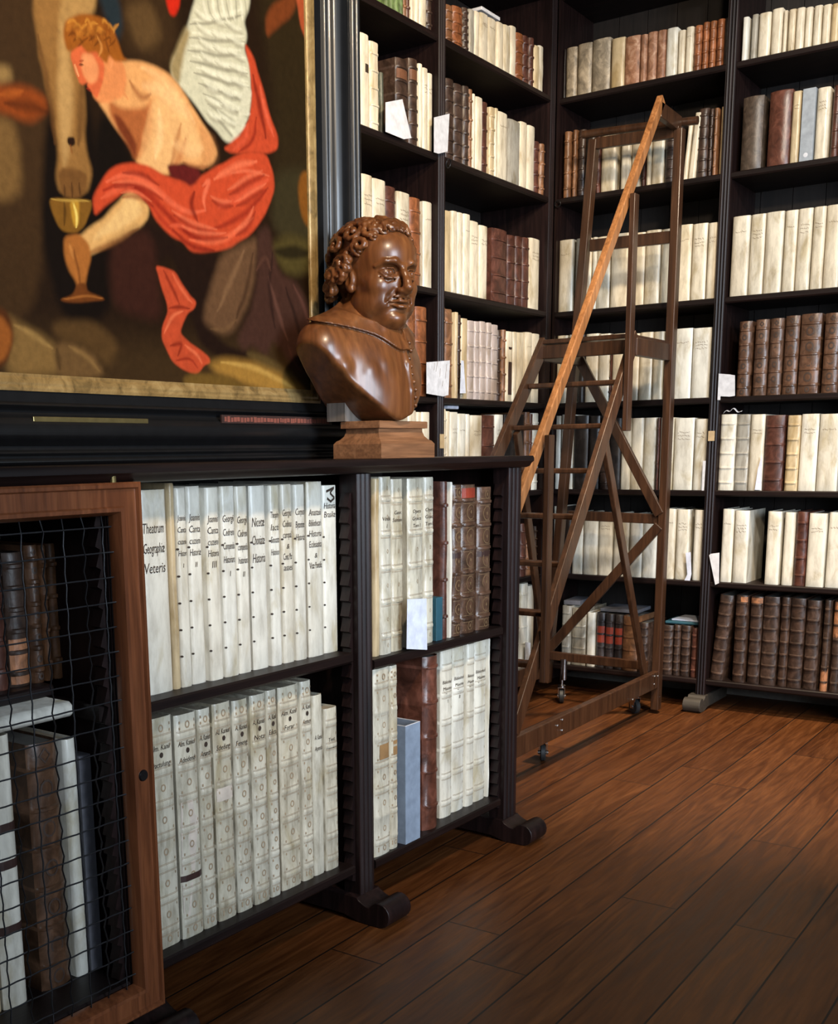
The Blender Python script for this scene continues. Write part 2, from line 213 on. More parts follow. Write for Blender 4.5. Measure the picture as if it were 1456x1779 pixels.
'CLL': {"wall":"C","z":0.1526,"off":0.0336,"books":[[-0.7256,0.0264,0.5112,"ws",0],[-0.6945,0.0758,0.51,"Sa",0],[-0.6149,0.0647,0.5047,"Sb",0],[-0.5473,0.0411,0.5049,"Sc",0],[-0.4981,0.0578,0.5072,"Sd",0],[-0.4355,0.0508,0.5035,"Se",0],[-0.378,0.0526,0.505,"Sf",0],[-0.3222,0.0355,0.5072,"Sg",0],[-0.2758,0.0729,0.5053,"Sh",0],[-0.1963,0.041,0.5063,"Si",0],[-0.152,0.0392,0.4639,"Sj",0],[-0.1087,0.0512,0.4229,"Sk",0]]},
'CRU': {"wall":"C","z":0.6774,"off":0.024,"books":[[0.0934,0.0247,0.4548,"ys",0],[0.1213,0.0506,0.4587,"Ta",0],[0.1764,0.0555,0.4514,"Tb",0],[0.2508,0.0739,0.4506,"Tc",0],[0.3305,0.0482,0.4521,"Td",0],[0.3835,0.0337,0.1218,"k",0],[0.4209,0.0306,0.4385,"r",0],[0.4539,0.0112,0.4363,"ws",0],[0.4713,0.0518,0.4275,"e",0],[0.5268,0.0796,0.4258,"el",0],[0.6117,0.0775,0.4165,"e",0]]},
'CRL': {"wall":"C","z":0.14,"off":0.0768,"books":[[0.0676,0.073,0.5089,"Sl",0,-0.0696],[0.1429,0.0365,0.5059,"Sm",0,-0.0696],[0.3196,0.0756,0.501,"R",0,-0.0624],[0.4402,0.0615,0.5021,"Ua",0,-0.036],[0.5069,0.0676,0.5024,"Ub",0,-0.036],[0.5783,0.045,0.499,"Uc",0,-0.036],[0.6287,0.0715,0.5023,"Ud",0,-0.036],[0.7028,0.0246,0.499,"ws",0,-0.036],[0.73,0.0336,0.4952,"wb",0,-0.036]]},
'CGU': {"wall":"C","z":0.7473,"off":0.1968,"books":[[-0.9706,0.0298,0.2662,"t",0],[-0.9382,0.0418,0.2681,"r",0],[-0.8924,0.049,0.2679,"q",0],[-0.8413,0.0319,0.2791,"M",0],[-0.8074,0.0174,0.2778,"t",0],[-0.7875,0.0282,0.2787,"t",0],[-0.7572,0.0197,0.2753,"t",0],[-0.7354,0.0295,0.2725,"M",0]]},
'CGL': {"wall":"C","z":0.14,"off":0.1008,"books":[[-1.0884,0.0539,0.553,"y",0],[-1.0319,0.0562,0.5454,"w",0],[-0.9385,0.0739,0.5124,"M",0],[-0.8548,0.0323,0.5062,"w",0],[-0.8197,0.0308,0.4655,"x",0]]},
}
PAPERS = [["white paper sheet leaning before dark books, second shelf beside painting","L",[[-2.4324,3.659,2.4393],[-2.4324,3.7709,2.4748],[-2.4324,3.8329,2.353],[-2.4324,3.7795,2.3386],[-2.4324,3.658,2.3398]]],["white paper card at right end of second shelf beside painting","L",[[-2.4324,3.9958,2.4595],[-2.4324,4.1118,2.498],[-2.4324,4.0992,2.3569],[-2.4324,4.0303,2.3355],[-2.4324,3.9964,2.334]]],["white card with pencil strokes clipped on upright left of fourth shelf","L",[[-2.4344,3.9465,1.5446],[-2.4344,4.1278,1.5618],[-2.4344,4.1279,1.5486],[-2.4344,4.1177,1.4233],[-2.4344,4.0759,1.4163],[-2.4344,3.9468,1.4235]]],["narrow bluish paper slip between tan books, fourth shelf, left corner bay","L",[[-2.4544,4.2478,1.4351],[-2.4544,4.2555,1.5699],[-2.4544,4.2754,1.5698],[-2.4544,4.296,1.4367]]],["folded white paper at left end of brown tooled calf books","B",[[-1.6388,5.092,1.5133],[-1.5903,5.092,1.5072],[-1.568,5.092,1.5025],[-1.5633,5.092,1.4157],[-1.5853,5.092,1.4129],[-1.6263,5.092,1.4163],[-1.6262,5.092,1.3999],[-1.6386,5.092,1.4004]]],["bluish paper slip sticking out beside brown banded book, fifth shelf, right back bay","B",[[-1.4618,5.112,1.0111],[-1.4535,5.112,1.1007],[-1.4413,5.112,1.1543],[-1.4373,5.112,1.1497],[-1.4338,5.112,1.0102]]],["white folded paper at left end of sixth shelf, right back bay","B",[[-1.6412,5.092,0.7181],[-1.6344,5.092,0.7247],[-1.5957,5.092,0.7313],[-1.5907,5.092,0.5939],[-1.6071,5.092,0.5857]]],["curved bluish paper slip between white vellum books, sixth shelf, ladder bay","B",[[-1.7574,5.108,0.5899],[-1.7418,5.108,0.6247],[-1.755,5.108,0.7227],[-1.7313,5.108,0.7276],[-1.7231,5.108,0.6257],[-1.729,5.108,0.5943]]],["thin white slip at right end of fifth shelf, ladder bay","B",[[-1.6945,5.106,1.1379],[-1.6818,5.106,1.1378],[-1.6836,5.106,1.006],[-1.6936,5.106,1.0059]]],["pale blue-white card standing before ribbed vellum, low case right upper shelf","C",[[-1.5774,2.4626,0.819],[-1.5747,2.5531,0.8108],[-1.5746,2.5569,0.6708],[-1.5775,2.4588,0.6877]]],["small white paper at foot of books on bottom shelf, left corner bay","L",[[-2.4444,4.8778,0.2811],[-2.4444,4.9349,0.2669],[-2.4444,4.9339,0.1679],[-2.4444,4.882,0.1762]]]]
PAINT = [["p",[38,24,14],0.0011,[[1.2793,2.157],[2.6323,2.6316],[2.6019,1.239],[1.1858,1.2364]]],
["p",[62,44,26],0.066,[[1.2061,1.4364],[1.5967,1.4506],[1.9305,1.4437],[2.5031,1.5399],[2.6005,1.1758],[1.1817,1.1958]]],
["p",[48,36,20],0.044,[[2.2534,2.3284],[2.5274,2.4116],[2.5088,1.7446],[2.2938,1.7433],[2.3271,2.0163]]],
["p",[58,50,32],0.0275,[[2.3178,1.8951],[2.5135,1.9163],[2.5088,1.7446],[2.2932,1.7296]]],
["p",[80,68,36],0.022,[[2.2924,1.7091],[2.3627,1.746],[2.5086,1.7374],[2.5067,1.672],[2.3589,1.6412],[2.3093,1.6771]]],
["p",[44,36,20],0.011,[[2.3034,1.701],[2.3854,1.7213],[2.4701,1.7109],[2.4081,1.6863],[2.3141,1.6845]]],
["p",[58,40,24],0.033,[[1.8136,2.1733],[1.9774,2.2219],[1.9887,2.1097],[1.9654,2.022],[1.836,2.0249],[1.8058,2.0617]]],
["p",[92,68,42],0.022,[[1.8262,2.1223],[1.9069,2.1561],[1.9425,2.0861],[1.8622,2.0427]]],
["p",[36,46,56],0.0154,[[1.7485,2.1433],[1.8046,2.1598],[1.8235,2.083],[1.805,2.0505],[1.7821,2.0664]]],
["p",[205,42,25],0.0077,[[1.9469,2.2128],[2.0048,2.23],[1.9959,2.1697],[1.9781,2.144],[1.9586,2.1455]]],
["p",[64,44,26],0.022,[[1.4314,2.0598],[1.5941,2.1283],[1.6418,2.0187],[1.6137,1.7573],[1.5391,1.4629],[1.3753,1.4499]]],
["p",[120,90,54],0.0198,[[1.4352,1.8265],[1.5177,1.8389],[1.5294,1.7843],[1.5287,1.7106],[1.4879,1.6809],[1.4221,1.6827]]],
["p",[150,120,78],0.0154,[[1.4429,1.9126],[1.5205,1.9345],[1.5235,1.9068],[1.4793,1.8864],[1.4397,1.8772]]],
["p",[140,66,26],0.0154,[[1.4397,1.8772],[1.548,1.9063],[1.6032,1.896],[1.6066,1.8672],[1.556,1.8376],[1.4953,1.8434],[1.4361,1.8367]]],["s",[88,40,16],0.0132,[[1.5035,1.8615],[1.5589,1.8716],[1.6037,1.8666]],0.8],["s",[180,95,40],0.0099,[[1.4913,1.874],[1.5469,1.8937]],0.6],
["p",[20,12,8],0.0176,[[1.6285,1.9419],[1.5887,1.8063],[1.5663,1.6196],[1.6132,1.4689],[1.7402,1.479],[1.7685,1.6465],[1.7375,1.7792],[1.721,1.8763],[1.7103,1.9396]]],
["p",[20,13,9],0.0176,[[1.7277,1.8611],[1.719,1.7422],[1.795,1.7893],[1.8385,1.8144],[1.8082,1.8604],[1.7627,1.9074]]],
["p",[150,108,62],0.0099,[[1.5802,2.0939],[1.6672,2.1195],[1.6687,2.0258],[1.6942,1.9683],[1.7078,1.9064],[1.6965,1.8383],[1.7135,1.7749],[1.6977,1.7297],[1.6255,1.7201],[1.6158,1.7468],[1.6275,1.8009],[1.618,1.8654],[1.5937,1.9544]]],
["p",[178,138,88],0.011,[[1.6672,2.1195],[1.7532,2.1447],[1.7441,2.0832],[1.6962,2.0542],[1.6529,2.0111],[1.6435,2.04]]],
["p",[190,150,100],0.0132,[[1.6503,2.0523],[1.6692,1.9942],[1.6746,1.9099],[1.6587,1.8199],[1.6392,1.7618],[1.6324,1.8255],[1.6333,1.9113]]],["s",[92,60,32],0.0132,[[1.6956,1.9471],[1.6937,1.8815],[1.6802,1.8241]],0.7],["s",[100,64,34],0.0099,[[1.5923,2.0057],[1.6147,1.8965],[1.6196,1.8123]],0.7],
["p",[118,80,44],0.0066,[[1.6212,1.7586],[1.6401,1.7728],[1.6979,1.7744],[1.6984,1.7387],[1.672,1.7166],[1.6297,1.7164]]],["s",[70,42,22],0.0033,[[1.6375,1.7396],[1.6386,1.7156]],0.8],["s",[70,42,22],0.0033,[[1.6559,1.7449],[1.6567,1.7164]],0.8],["s",[70,42,22],0.0033,[[1.6759,1.7483],[1.677,1.7218]],0.8],
["p",[40,22,14],0.0033,[[1.6521,1.8316],[1.6705,1.8364],[1.6725,1.8226],[1.6582,1.8133],[1.6497,1.8203]]],["s",[130,70,30],0.0033,[[1.6585,1.8177],[1.6602,1.8006]],0.8],
["p",[214,210,194],0.0077,[[2.0611,2.2467],[2.2438,2.3009],[2.2366,2.2346],[2.2143,2.2011],[2.2253,2.1692],[2.2114,2.1382],[2.2309,2.1079],[2.2336,2.0731],[2.2336,2.0246],[2.2213,1.9874],[2.1945,1.9525],[2.1597,1.9175],[2.1352,1.9178],[2.0965,1.94],[2.0659,1.9534],[2.0275,1.9815],[1.986,2.0032],[1.9597,2.0183],[1.9669,2.0481],[2.0031,2.1064],[2.0318,2.1563]]],
["p",[160,140,104],0.011,[[1.9597,2.0183],[1.9594,2.0416],[1.9919,2.1035],[2.0156,2.1332],[2.0259,2.1194],[2.0007,2.0658],[1.986,2.0032]]],["s",[138,134,122],0.0055,[[2.0271,2.1398],[2.1183,2.1715],[2.2106,2.21]],0.75],["s",[240,237,224],0.0077,[[2.039,2.1524],[2.1268,2.1834],[2.207,2.2214]],0.8],["s",[138,134,122],0.0055,[[2.0218,2.1125],[2.1182,2.1303],[2.2163,2.1544]],0.75],["s",[240,237,224],0.0077,[[2.0337,2.125],[2.1266,2.1422],[2.2127,2.1659]],0.8],["s",[138,134,122],0.0055,[[2.0166,2.0852],[2.1087,2.0987],[2.2022,2.1184]],0.75],["s",[240,237,224],0.0077,[[2.0284,2.0976],[2.1171,2.1106],[2.1986,2.1299]],0.8],["s",[138,134,122],0.0055,[[2.0229,2.0654],[2.1211,2.0725],[2.2215,2.0854]],0.75],["s",[240,237,224],0.0077,[[2.0348,2.0779],[2.1296,2.0844],[2.2179,2.0971]],0.8],["s",[138,134,122],0.0055,[[2.0329,2.044],[2.1277,2.047],[2.2244,2.0557]],0.75],["s",[240,237,224],0.0077,[[2.0449,2.0565],[2.1363,2.0589],[2.2207,2.0675]],0.8],["s",[138,134,122],0.0055,[[2.0469,2.0257],[2.1344,2.0214],[2.2229,2.0223]],0.75],["s",[240,237,224],0.0077,[[2.059,2.0382],[2.143,2.0333],[2.2192,2.0342]],0.8],["s",[138,134,122],0.0055,[[2.0612,2.0072],[2.1371,1.9959],[2.2129,1.9895]],0.75],["s",[240,237,224],0.0077,[[2.0734,2.0197],[2.1458,2.0077],[2.2093,2.0015]],0.8],["s",[138,134,122],0.0055,[[2.0756,1.9885],[2.138,1.9723],[2.199,1.9611]],0.75],["s",[240,237,224],0.0077,[[2.0879,2.0011],[2.1466,1.9842],[2.1954,1.9731]],0.8],["s",[138,134,122],0.0055,[[2.098,1.9688],[2.1366,1.9458],[2.1725,1.9277]],0.75],["s",[240,237,224],0.0077,[[2.1105,1.9814],[2.1453,1.9576],[2.169,1.9397]],0.8],["s",[168,162,148],0.0066,[[2.0436,2.169],[2.0658,2.1608],[2.1004,2.163]],0.6],["s",[240,237,226],0.0066,[[2.0478,2.1772],[2.0701,2.1703],[2.1009,2.1728]],0.7],["s",[168,162,148],0.0066,[[2.0931,2.1718],[2.116,2.1636],[2.1516,2.1658]],0.6],["s",[240,237,226],0.0066,[[2.0974,2.1802],[2.1204,2.1732],[2.1521,2.1757]],0.7],["s",[168,162,148],0.0066,[[2.1441,2.1748],[2.1677,2.1664],[2.2045,2.1688]],0.6],["s",[240,237,226],0.0066,[[2.1485,2.1833],[2.1722,2.1762],[2.205,2.1788]],0.7],["s",[168,162,148],0.0066,[[2.0477,2.1405],[2.0699,2.1322],[2.1047,2.1341]],0.6],["s",[240,237,226],0.0066,[[2.0519,2.1488],[2.0742,2.1417],[2.1052,2.1438]],0.7],["s",[168,162,148],0.0066,[[2.0974,2.143],[2.1203,2.1345],[2.1562,2.1364]],0.6],["s",[240,237,226],0.0066,[[2.1017,2.1514],[2.1248,2.1441],[2.1567,2.1464]],0.7],["s",[168,162,148],0.0066,[[2.1486,2.1455],[2.1724,2.1369],[2.2094,2.1389]],0.6],["s",[240,237,226],0.0066,[[2.1531,2.154],[2.1769,2.1467],[2.2098,2.149]],0.7],["s",[168,162,148],0.0066,[[2.0517,2.1119],[2.0741,2.1033],[2.109,2.1049]],0.6],["s",[240,237,226],0.0066,[[2.056,2.1202],[2.0784,2.1128],[2.1095,2.1147]],0.7],["s",[168,162,148],0.0066,[[2.1017,2.1139],[2.1247,2.1052],[2.1608,2.1068]],0.6],["s",[240,237,226],0.0066,[[2.106,2.1223],[2.1292,2.1149],[2.1613,2.1168]],0.7],["s",[168,162,148],0.0066,[[2.1532,2.116],[2.177,2.1071],[2.2142,2.1088]],0.6],["s",[240,237,226],0.0066,[[2.1576,2.1245],[2.1816,2.117],[2.2147,2.119]],0.7],["s",[168,162,148],0.0066,[[2.0558,2.0831],[2.0783,2.0742],[2.1134,2.0755]],0.6],["s",[240,237,226],0.0066,[[2.0601,2.0914],[2.0826,2.0838],[2.1139,2.0854]],0.7],["s",[168,162,148],0.0066,[[2.106,2.0847],[2.1292,2.0757],[2.1654,2.077]],0.6],["s",[240,237,226],0.0066,[[2.1103,2.0931],[2.1336,2.0854],[2.1659,2.087]],0.7],["s",[168,162,148],0.0066,[[2.1577,2.0863],[2.1817,2.0772],[2.2191,2.0785]],0.6],["s",[240,237,226],0.0066,[[2.1622,2.0948],[2.1863,2.087],[2.2196,2.0887]],0.7],["s",[168,162,148],0.0066,[[2.0599,2.0541],[2.0825,2.045],[2.1177,2.0459]],0.6],["s",[240,237,226],0.0066,[[2.0642,2.0624],[2.0869,2.0545],[2.1183,2.0559]],0.7],["s",[168,162,148],0.0066,[[2.1103,2.0552],[2.1336,2.0459],[2.17,2.0469]],0.6],["s",[240,237,226],0.0066,[[2.1147,2.0636],[2.1381,2.0556],[2.1705,2.057]],0.7],["s",[168,162,148],0.0066,[[2.1624,2.0564],[2.1865,2.047],[2.224,2.048]],0.6],["s",[240,237,226],0.0066,[[2.1668,2.0649],[2.191,2.0568],[2.2245,2.0582]],0.7],["s",[168,162,148],0.0066,[[2.0641,2.0249],[2.0867,2.0155],[2.1222,2.0161]],0.6],["s",[240,237,226],0.0066,[[2.0683,2.0331],[2.0911,2.025],[2.1227,2.0261]],0.7],["s",[168,162,148],0.0066,[[2.1147,2.0255],[2.1381,2.016],[2.1747,2.0167]],0.6],["s",[240,237,226],0.0066,[[2.1191,2.0339],[2.1427,2.0257],[2.1752,2.0268]],0.7],["s",[168,162,148],0.0066,[[2.167,2.0262],[2.1912,2.0165],[2.229,2.0172]],0.6],["s",[240,237,226],0.0066,[[2.1715,2.0348],[2.1958,2.0264],[2.2294,2.0275]],0.7],["s",[168,162,148],0.0066,[[2.0682,1.9954],[2.091,1.9858],[2.1266,1.9861]],0.6],["s",[240,237,226],0.0066,[[2.0725,2.0037],[2.0954,1.9954],[2.1271,1.9962]],0.7],["s",[168,162,148],0.0066,[[2.1191,1.9957],[2.1427,1.9858],[2.1794,1.9862]],0.6],["s",[240,237,226],0.0066,[[2.1235,2.0041],[2.1472,1.9956],[2.1799,1.9964]],0.7],["s",[168,162,148],0.0066,[[2.1717,1.9959],[2.196,1.9859],[2.234,1.9862]],0.6],["s",[240,237,226],0.0066,[[2.1762,2.0044],[2.2007,1.9958],[2.2344,1.9966]],0.7],["s",[168,162,148],0.0066,[[2.0724,1.9658],[2.0953,1.9559],[2.1311,1.9559]],0.6],["s",[240,237,226],0.0066,[[2.0767,1.9741],[2.0998,1.9655],[2.1316,1.966]],0.7],["s",[168,162,148],0.0066,[[2.1236,1.9656],[2.1472,1.9555],[2.1842,1.9555]],0.6],["s",[240,237,226],0.0066,[[2.128,1.974],[2.1518,1.9652],[2.1847,1.9657]],0.7],["s",[168,162,148],0.0066,[[2.1764,1.9653],[2.2009,1.955],[2.239,1.955]],0.6],["s",[240,237,226],0.0066,[[2.1809,1.9738],[2.2055,1.9649],[2.2395,1.9655]],0.7],
["p",[222,218,204],0.0055,[[2.2075,2.0543],[2.2411,2.0519],[2.2319,2.0345],[2.198,2.0294]]],
["p",[222,218,204],0.0055,[[2.2003,2.0325],[2.2338,2.0298],[2.2203,2.0115],[2.1887,2.0071]]],
["p",[222,218,204],0.0055,[[2.193,2.0106],[2.2264,2.0077],[2.2087,1.9886],[2.1794,1.9849]]],
["p",[222,218,204],0.0055,[[2.1858,1.9888],[2.2191,1.9857],[2.1972,1.9658],[2.1701,1.9627]]],
["p",[222,218,204],0.0055,[[2.1785,1.967],[2.2118,1.9637],[2.1857,1.943],[2.1608,1.9406]]],
["p",[222,218,204],0.0055,[[2.1713,1.9452],[2.2044,1.9417],[2.1742,1.9204],[2.1515,1.9185]]],["s",[246,243,232],0.0066,[[2.0725,2.2148],[2.0783,2.1809],[2.0968,2.1693]],0.8],["s",[150,146,134],0.0033,[[2.088,2.2192],[2.0937,2.1828],[2.1124,2.1711]],0.7],["s",[246,243,232],0.0066,[[2.1036,2.2237],[2.1095,2.1895],[2.1245,2.1768]],0.8],["s",[150,146,134],0.0033,[[2.1193,2.2282],[2.1252,2.1914],[2.1383,2.1781]],0.7],["s",[246,243,232],0.0066,[[2.1352,2.2328],[2.1413,2.1983],[2.1526,2.1844]],0.8],["s",[150,146,134],0.0033,[[2.1512,2.2373],[2.1573,2.2003],[2.1646,2.1852]],0.7],["s",[246,243,232],0.0066,[[2.1674,2.242],[2.1738,2.2072],[2.1811,2.1921]],0.8],["s",[150,146,134],0.0033,[[2.1837,2.2467],[2.1901,2.2093],[2.1913,2.1924]],0.7],["s",[246,243,232],0.0066,[[2.2002,2.2514],[2.2068,2.2164],[2.2101,2.2]],0.8],["s",[150,146,134],0.0033,[[2.2168,2.2561],[2.2234,2.2185],[2.2184,2.1998]],0.7],
["p",[203,76,48],0.0066,[[2.2121,2.1533],[2.2406,2.1355],[2.2643,2.093],[2.2883,2.0445],[2.3043,2.005],[2.3343,1.9702],[2.3286,1.9398],[2.292,1.9196],[2.2351,1.9141],[2.1606,1.8948],[2.1263,1.901],[2.1514,1.9159],[2.1943,1.9499],[2.2256,1.9883],[2.2336,2.0246],[2.2342,2.0859]]],["s",[120,28,20],0.011,[[2.2427,2.0879],[2.2654,2.0161],[2.2846,1.955]],0.8],["s",[236,104,78],0.0088,[[2.2676,2.0682],[2.2868,2.0078],[2.3162,1.9666]],0.8],["s",[226,92,66],0.0077,[[2.2207,1.9745],[2.2107,1.9403],[2.161,1.9025]],0.7],["s",[140,34,24],0.0066,[[2.2514,1.9938],[2.2362,1.9389],[2.1818,1.9039]],0.7],
["p",[232,168,112],0.0077,[[1.771,2.0],[1.8023,2.0121],[1.8576,2.0235],[1.9126,2.0279],[1.9546,2.0217],[1.9966,1.9962],[2.0392,1.9551],[2.0762,1.9285],[2.1058,1.892],[2.0924,1.862],[2.0524,1.8472],[2.01,1.8396],[1.9878,1.8453],[1.9684,1.8297],[1.9342,1.8067],[1.8844,1.8051],[1.8403,1.8159],[1.8489,1.8431],[1.8161,1.8552],[1.7786,1.8828],[1.7546,1.9056],[1.7428,1.9163],[1.7603,1.9401]]],
["p",[240,188,134],0.0154,[[1.8965,1.9941],[1.9639,1.9981],[2.0163,1.9502],[2.0552,1.8972],[2.0398,1.8635],[1.9962,1.8614],[1.9773,1.918],[1.9345,1.9563]]],
["p",[176,100,58],0.011,[[1.769,1.9288],[1.8071,1.917],[1.8721,1.9356],[1.8935,1.9473],[1.8841,1.9081],[1.8628,1.8457],[1.8406,1.8206],[1.8255,1.8455],[1.7943,1.8736],[1.77,1.8978]]],
["p",[120,56,32],0.0088,[[1.7802,1.9044],[1.806,1.9009],[1.8463,1.8541],[1.8409,1.8253],[1.8192,1.8512],[1.7911,1.8752]]],["s",[150,82,48],0.0099,[[1.8345,1.9796],[1.85,1.9605],[1.8732,1.952],[1.8947,1.966]],0.7],
["p",[238,184,130],0.0088,[[1.8937,1.9496],[1.9406,1.9694],[1.9828,1.9478],[1.9839,1.905],[1.9537,1.8294],[1.9271,1.8079],[1.8604,1.8103],[1.8511,1.8249],[1.8687,1.8841]]],["s",[255,212,164],0.0132,[[1.9176,1.9409],[1.9218,1.8948],[1.9005,1.8376]],0.6],["s",[190,120,74],0.0088,[[1.9852,1.9268],[1.9676,1.8777],[1.9462,1.8257]],0.7],["s",[150,86,54],0.0077,[[1.9878,1.8453],[2.0195,1.8413],[2.0681,1.8501]],0.7],["s",[250,200,150],0.0132,[[1.8704,2.0131],[1.9325,2.0095],[1.9848,1.9816],[2.0306,1.9362]],0.55],["s",[214,130,84],0.0077,[[1.7771,1.9971],[1.8003,1.9604],[1.8253,1.9413]],0.7],["s",[206,136,88],0.0286,[[2.053,1.9274],[2.0859,1.8882],[2.0526,1.8497]],0.5],["s",[250,204,156],0.0242,[[1.8748,1.9776],[1.945,1.9821],[2.0012,1.947]],0.5],["s",[196,118,72],0.0176,[[1.8938,1.952],[1.8835,1.8987],[1.8551,1.8326]],0.5],["s",[180,100,60],0.011,[[1.9536,1.827],[1.9851,1.8618],[1.9983,1.8982]],0.6],["s",[245,196,146],0.0198,[[1.9567,1.878],[2.0119,1.8741],[2.0546,1.8872]],0.5],
["p",[226,142,92],0.0066,[[1.7388,2.0117],[1.7826,2.0293],[1.8186,2.0117],[1.8278,1.978],[1.812,1.9406],[1.7686,1.922],[1.7428,1.9163],[1.7249,1.9277],[1.7363,1.9566]]],
["p",[216,104,66],0.0044,[[1.6758,2.0022],[1.7042,2.0201],[1.7412,2.0231],[1.7643,1.9962],[1.7551,1.9555],[1.7401,1.9223],[1.728,1.9284],[1.7222,1.9337],[1.7133,1.9382],[1.7106,1.9441],[1.7141,1.9492],[1.6996,1.9393],[1.6906,1.9416],[1.6896,1.9478],[1.678,1.9729],[1.6714,1.9841]]],
["p",[232,150,104],0.0066,[[1.6996,1.9997],[1.7308,2.0075],[1.7479,1.9867],[1.7395,1.9573],[1.7169,1.9455],[1.7028,1.9617]]],["s",[140,52,30],0.0033,[[1.6954,1.9836],[1.7079,1.9888]],0.8],["s",[60,26,14],0.0033,[[1.6949,1.977],[1.7057,1.9797]],0.9],["s",[250,190,140],0.0033,[[1.6826,1.974],[1.693,1.9529]],0.8],["s",[150,40,26],0.0033,[[1.7101,1.9363],[1.7208,1.9355]],0.8],["s",[244,160,110],0.0044,[[1.7875,2.0085],[1.7799,1.9912]],0.7],
["p",[156,88,30],0.0066,[[1.6539,2.024],[1.6664,2.0525],[1.6975,2.0715],[1.7361,2.08],[1.7706,2.0829],[1.792,2.0712],[1.8048,2.0482],[1.8177,2.0226],[1.8306,2.0191],[1.7938,2.0056],[1.7784,2.015],[1.7706,1.9955],[1.7552,2.0005],[1.7436,2.0129],[1.7182,2.0043],[1.7009,2.0171],[1.6817,2.0016],[1.6632,1.9926]]],["s",[214,146,62],0.0044,[[1.6704,2.0473],[1.6832,2.0591],[1.6945,2.0516]],0.7],["s",[96,48,14],0.0033,[[1.6685,2.0236],[1.6844,2.0362],[1.6956,2.0264]],0.7],["s",[214,146,62],0.0044,[[1.6849,2.0427],[1.6962,2.0542],[1.7075,2.0445]],0.7],["s",[96,48,14],0.0033,[[1.6814,2.0174],[1.6975,2.0312],[1.7073,2.0209]],0.7],["s",[214,146,62],0.0044,[[1.6995,2.0381],[1.7094,2.0492],[1.7223,2.0591]],0.7],["s",[96,48,14],0.0033,[[1.6944,2.0112],[1.7107,2.0261],[1.7204,2.0329]],0.7],["s",[214,146,62],0.0044,[[1.7163,2.0596],[1.7247,2.0704],[1.7356,2.0519]],0.7],["s",[96,48,14],0.0033,[[1.7098,2.0344],[1.726,2.0472],[1.7322,2.0273]],0.7],["s",[214,146,62],0.0044,[[1.7312,2.055],[1.7381,2.0655],[1.7506,2.0667]],0.7],["s",[96,48,14],0.0033,[[1.7231,2.0282],[1.7395,2.0422],[1.7455,2.0394]],0.7],["s",[214,146,62],0.0044,[[1.7463,2.0504],[1.7517,2.0605],[1.7642,2.0595]],0.7],["s",[96,48,14],0.0033,[[1.7365,2.0219],[1.7531,2.037],[1.7576,2.0338]],0.7],["s",[214,146,62],0.0044,[[1.7635,2.0723],[1.7674,2.082],[1.7795,2.0744]],0.7],["s",[96,48,14],0.0033,[[1.7522,2.0455],[1.7688,2.0585],[1.7711,2.0461]],0.7],["s",[214,146,62],0.0044,[[1.779,2.0678],[1.7812,2.0771],[1.7933,2.0672]],0.7],["s",[96,48,14],0.0033,[[1.7659,2.0392],[1.7827,2.0535],[1.7834,2.0405]],0.7],["s",[214,146,62],0.0044,[[1.7946,2.0632],[1.7952,2.0721],[1.8088,2.0823]],0.7],["s",[96,48,14],0.0033,[[1.7797,2.0329],[1.7968,2.0483],[1.7971,2.0528]],0.7],["s",[222,150,80],0.0044,[[1.7458,2.0438],[1.7602,2.0258],[1.7493,2.0056]],0.7],["s",[96,48,18],0.0044,[[1.7708,2.0416],[1.7787,2.0195]],0.7],["s",[196,124,50],0.0099,[[1.6664,2.0336],[1.6795,2.0497],[1.6935,2.0386]],0.6],["s",[120,62,20],0.0099,[[1.6794,2.0296],[1.6927,2.048],[1.7056,2.0386]],0.6],["s",[196,124,50],0.0099,[[1.6925,2.0256],[1.7062,2.0462],[1.7177,2.0386]],0.6],["s",[120,62,20],0.0099,[[1.7074,2.0434],[1.7197,2.0445],[1.73,2.0386]],0.6],["s",[196,124,50],0.0099,[[1.7208,2.0394],[1.7347,2.0603],[1.7423,2.0386]],0.6],["s",[120,62,20],0.0099,[[1.7344,2.0354],[1.7485,2.0586],[1.7548,2.0386]],0.6],["s",[196,124,50],0.0099,[[1.7497,2.0535],[1.7624,2.0568],[1.7688,2.0585]],0.6],["s",[120,62,20],0.0099,[[1.7635,2.0495],[1.7778,2.0729],[1.7815,2.0586]],0.6],
["p",[222,172,114],0.0077,[[1.8196,1.7588],[1.8499,1.7545],[1.8728,1.7345],[1.8713,1.7104],[1.849,1.6881],[1.7994,1.6599],[1.7447,1.634],[1.6886,1.6086],[1.6639,1.61],[1.6404,1.6228],[1.6828,1.6554],[1.7321,1.6829],[1.7738,1.7214]]],
["p",[236,192,136],0.0088,[[1.812,1.746],[1.8455,1.7396],[1.8543,1.7174],[1.8078,1.6846],[1.7364,1.6537],[1.7034,1.6378],[1.7311,1.669],[1.7829,1.7112]]],["s",[150,92,50],0.0088,[[1.6858,1.6128],[1.7515,1.6372],[1.8382,1.6818]],0.7],
["p",[172,106,52],0.0066,[[1.6294,1.6369],[1.667,1.651],[1.6967,1.6324],[1.698,1.6074],[1.6823,1.5667],[1.6743,1.5429],[1.6612,1.5347],[1.6534,1.5544],[1.6365,1.5729],[1.6239,1.605]]],["s",[110,60,28],0.0044,[[1.6523,1.6198],[1.6612,1.5757],[1.6649,1.542]],0.7],["s",[206,140,80],0.0055,[[1.6406,1.625],[1.6506,1.5971]],0.6],
["p",[128,88,34],0.0044,[[1.5934,1.704],[1.6234,1.7121],[1.6875,1.7179],[1.7093,1.7181],[1.7011,1.692],[1.6868,1.6673],[1.6608,1.6501],[1.6301,1.6459],[1.6131,1.6568],[1.6031,1.6794]]],
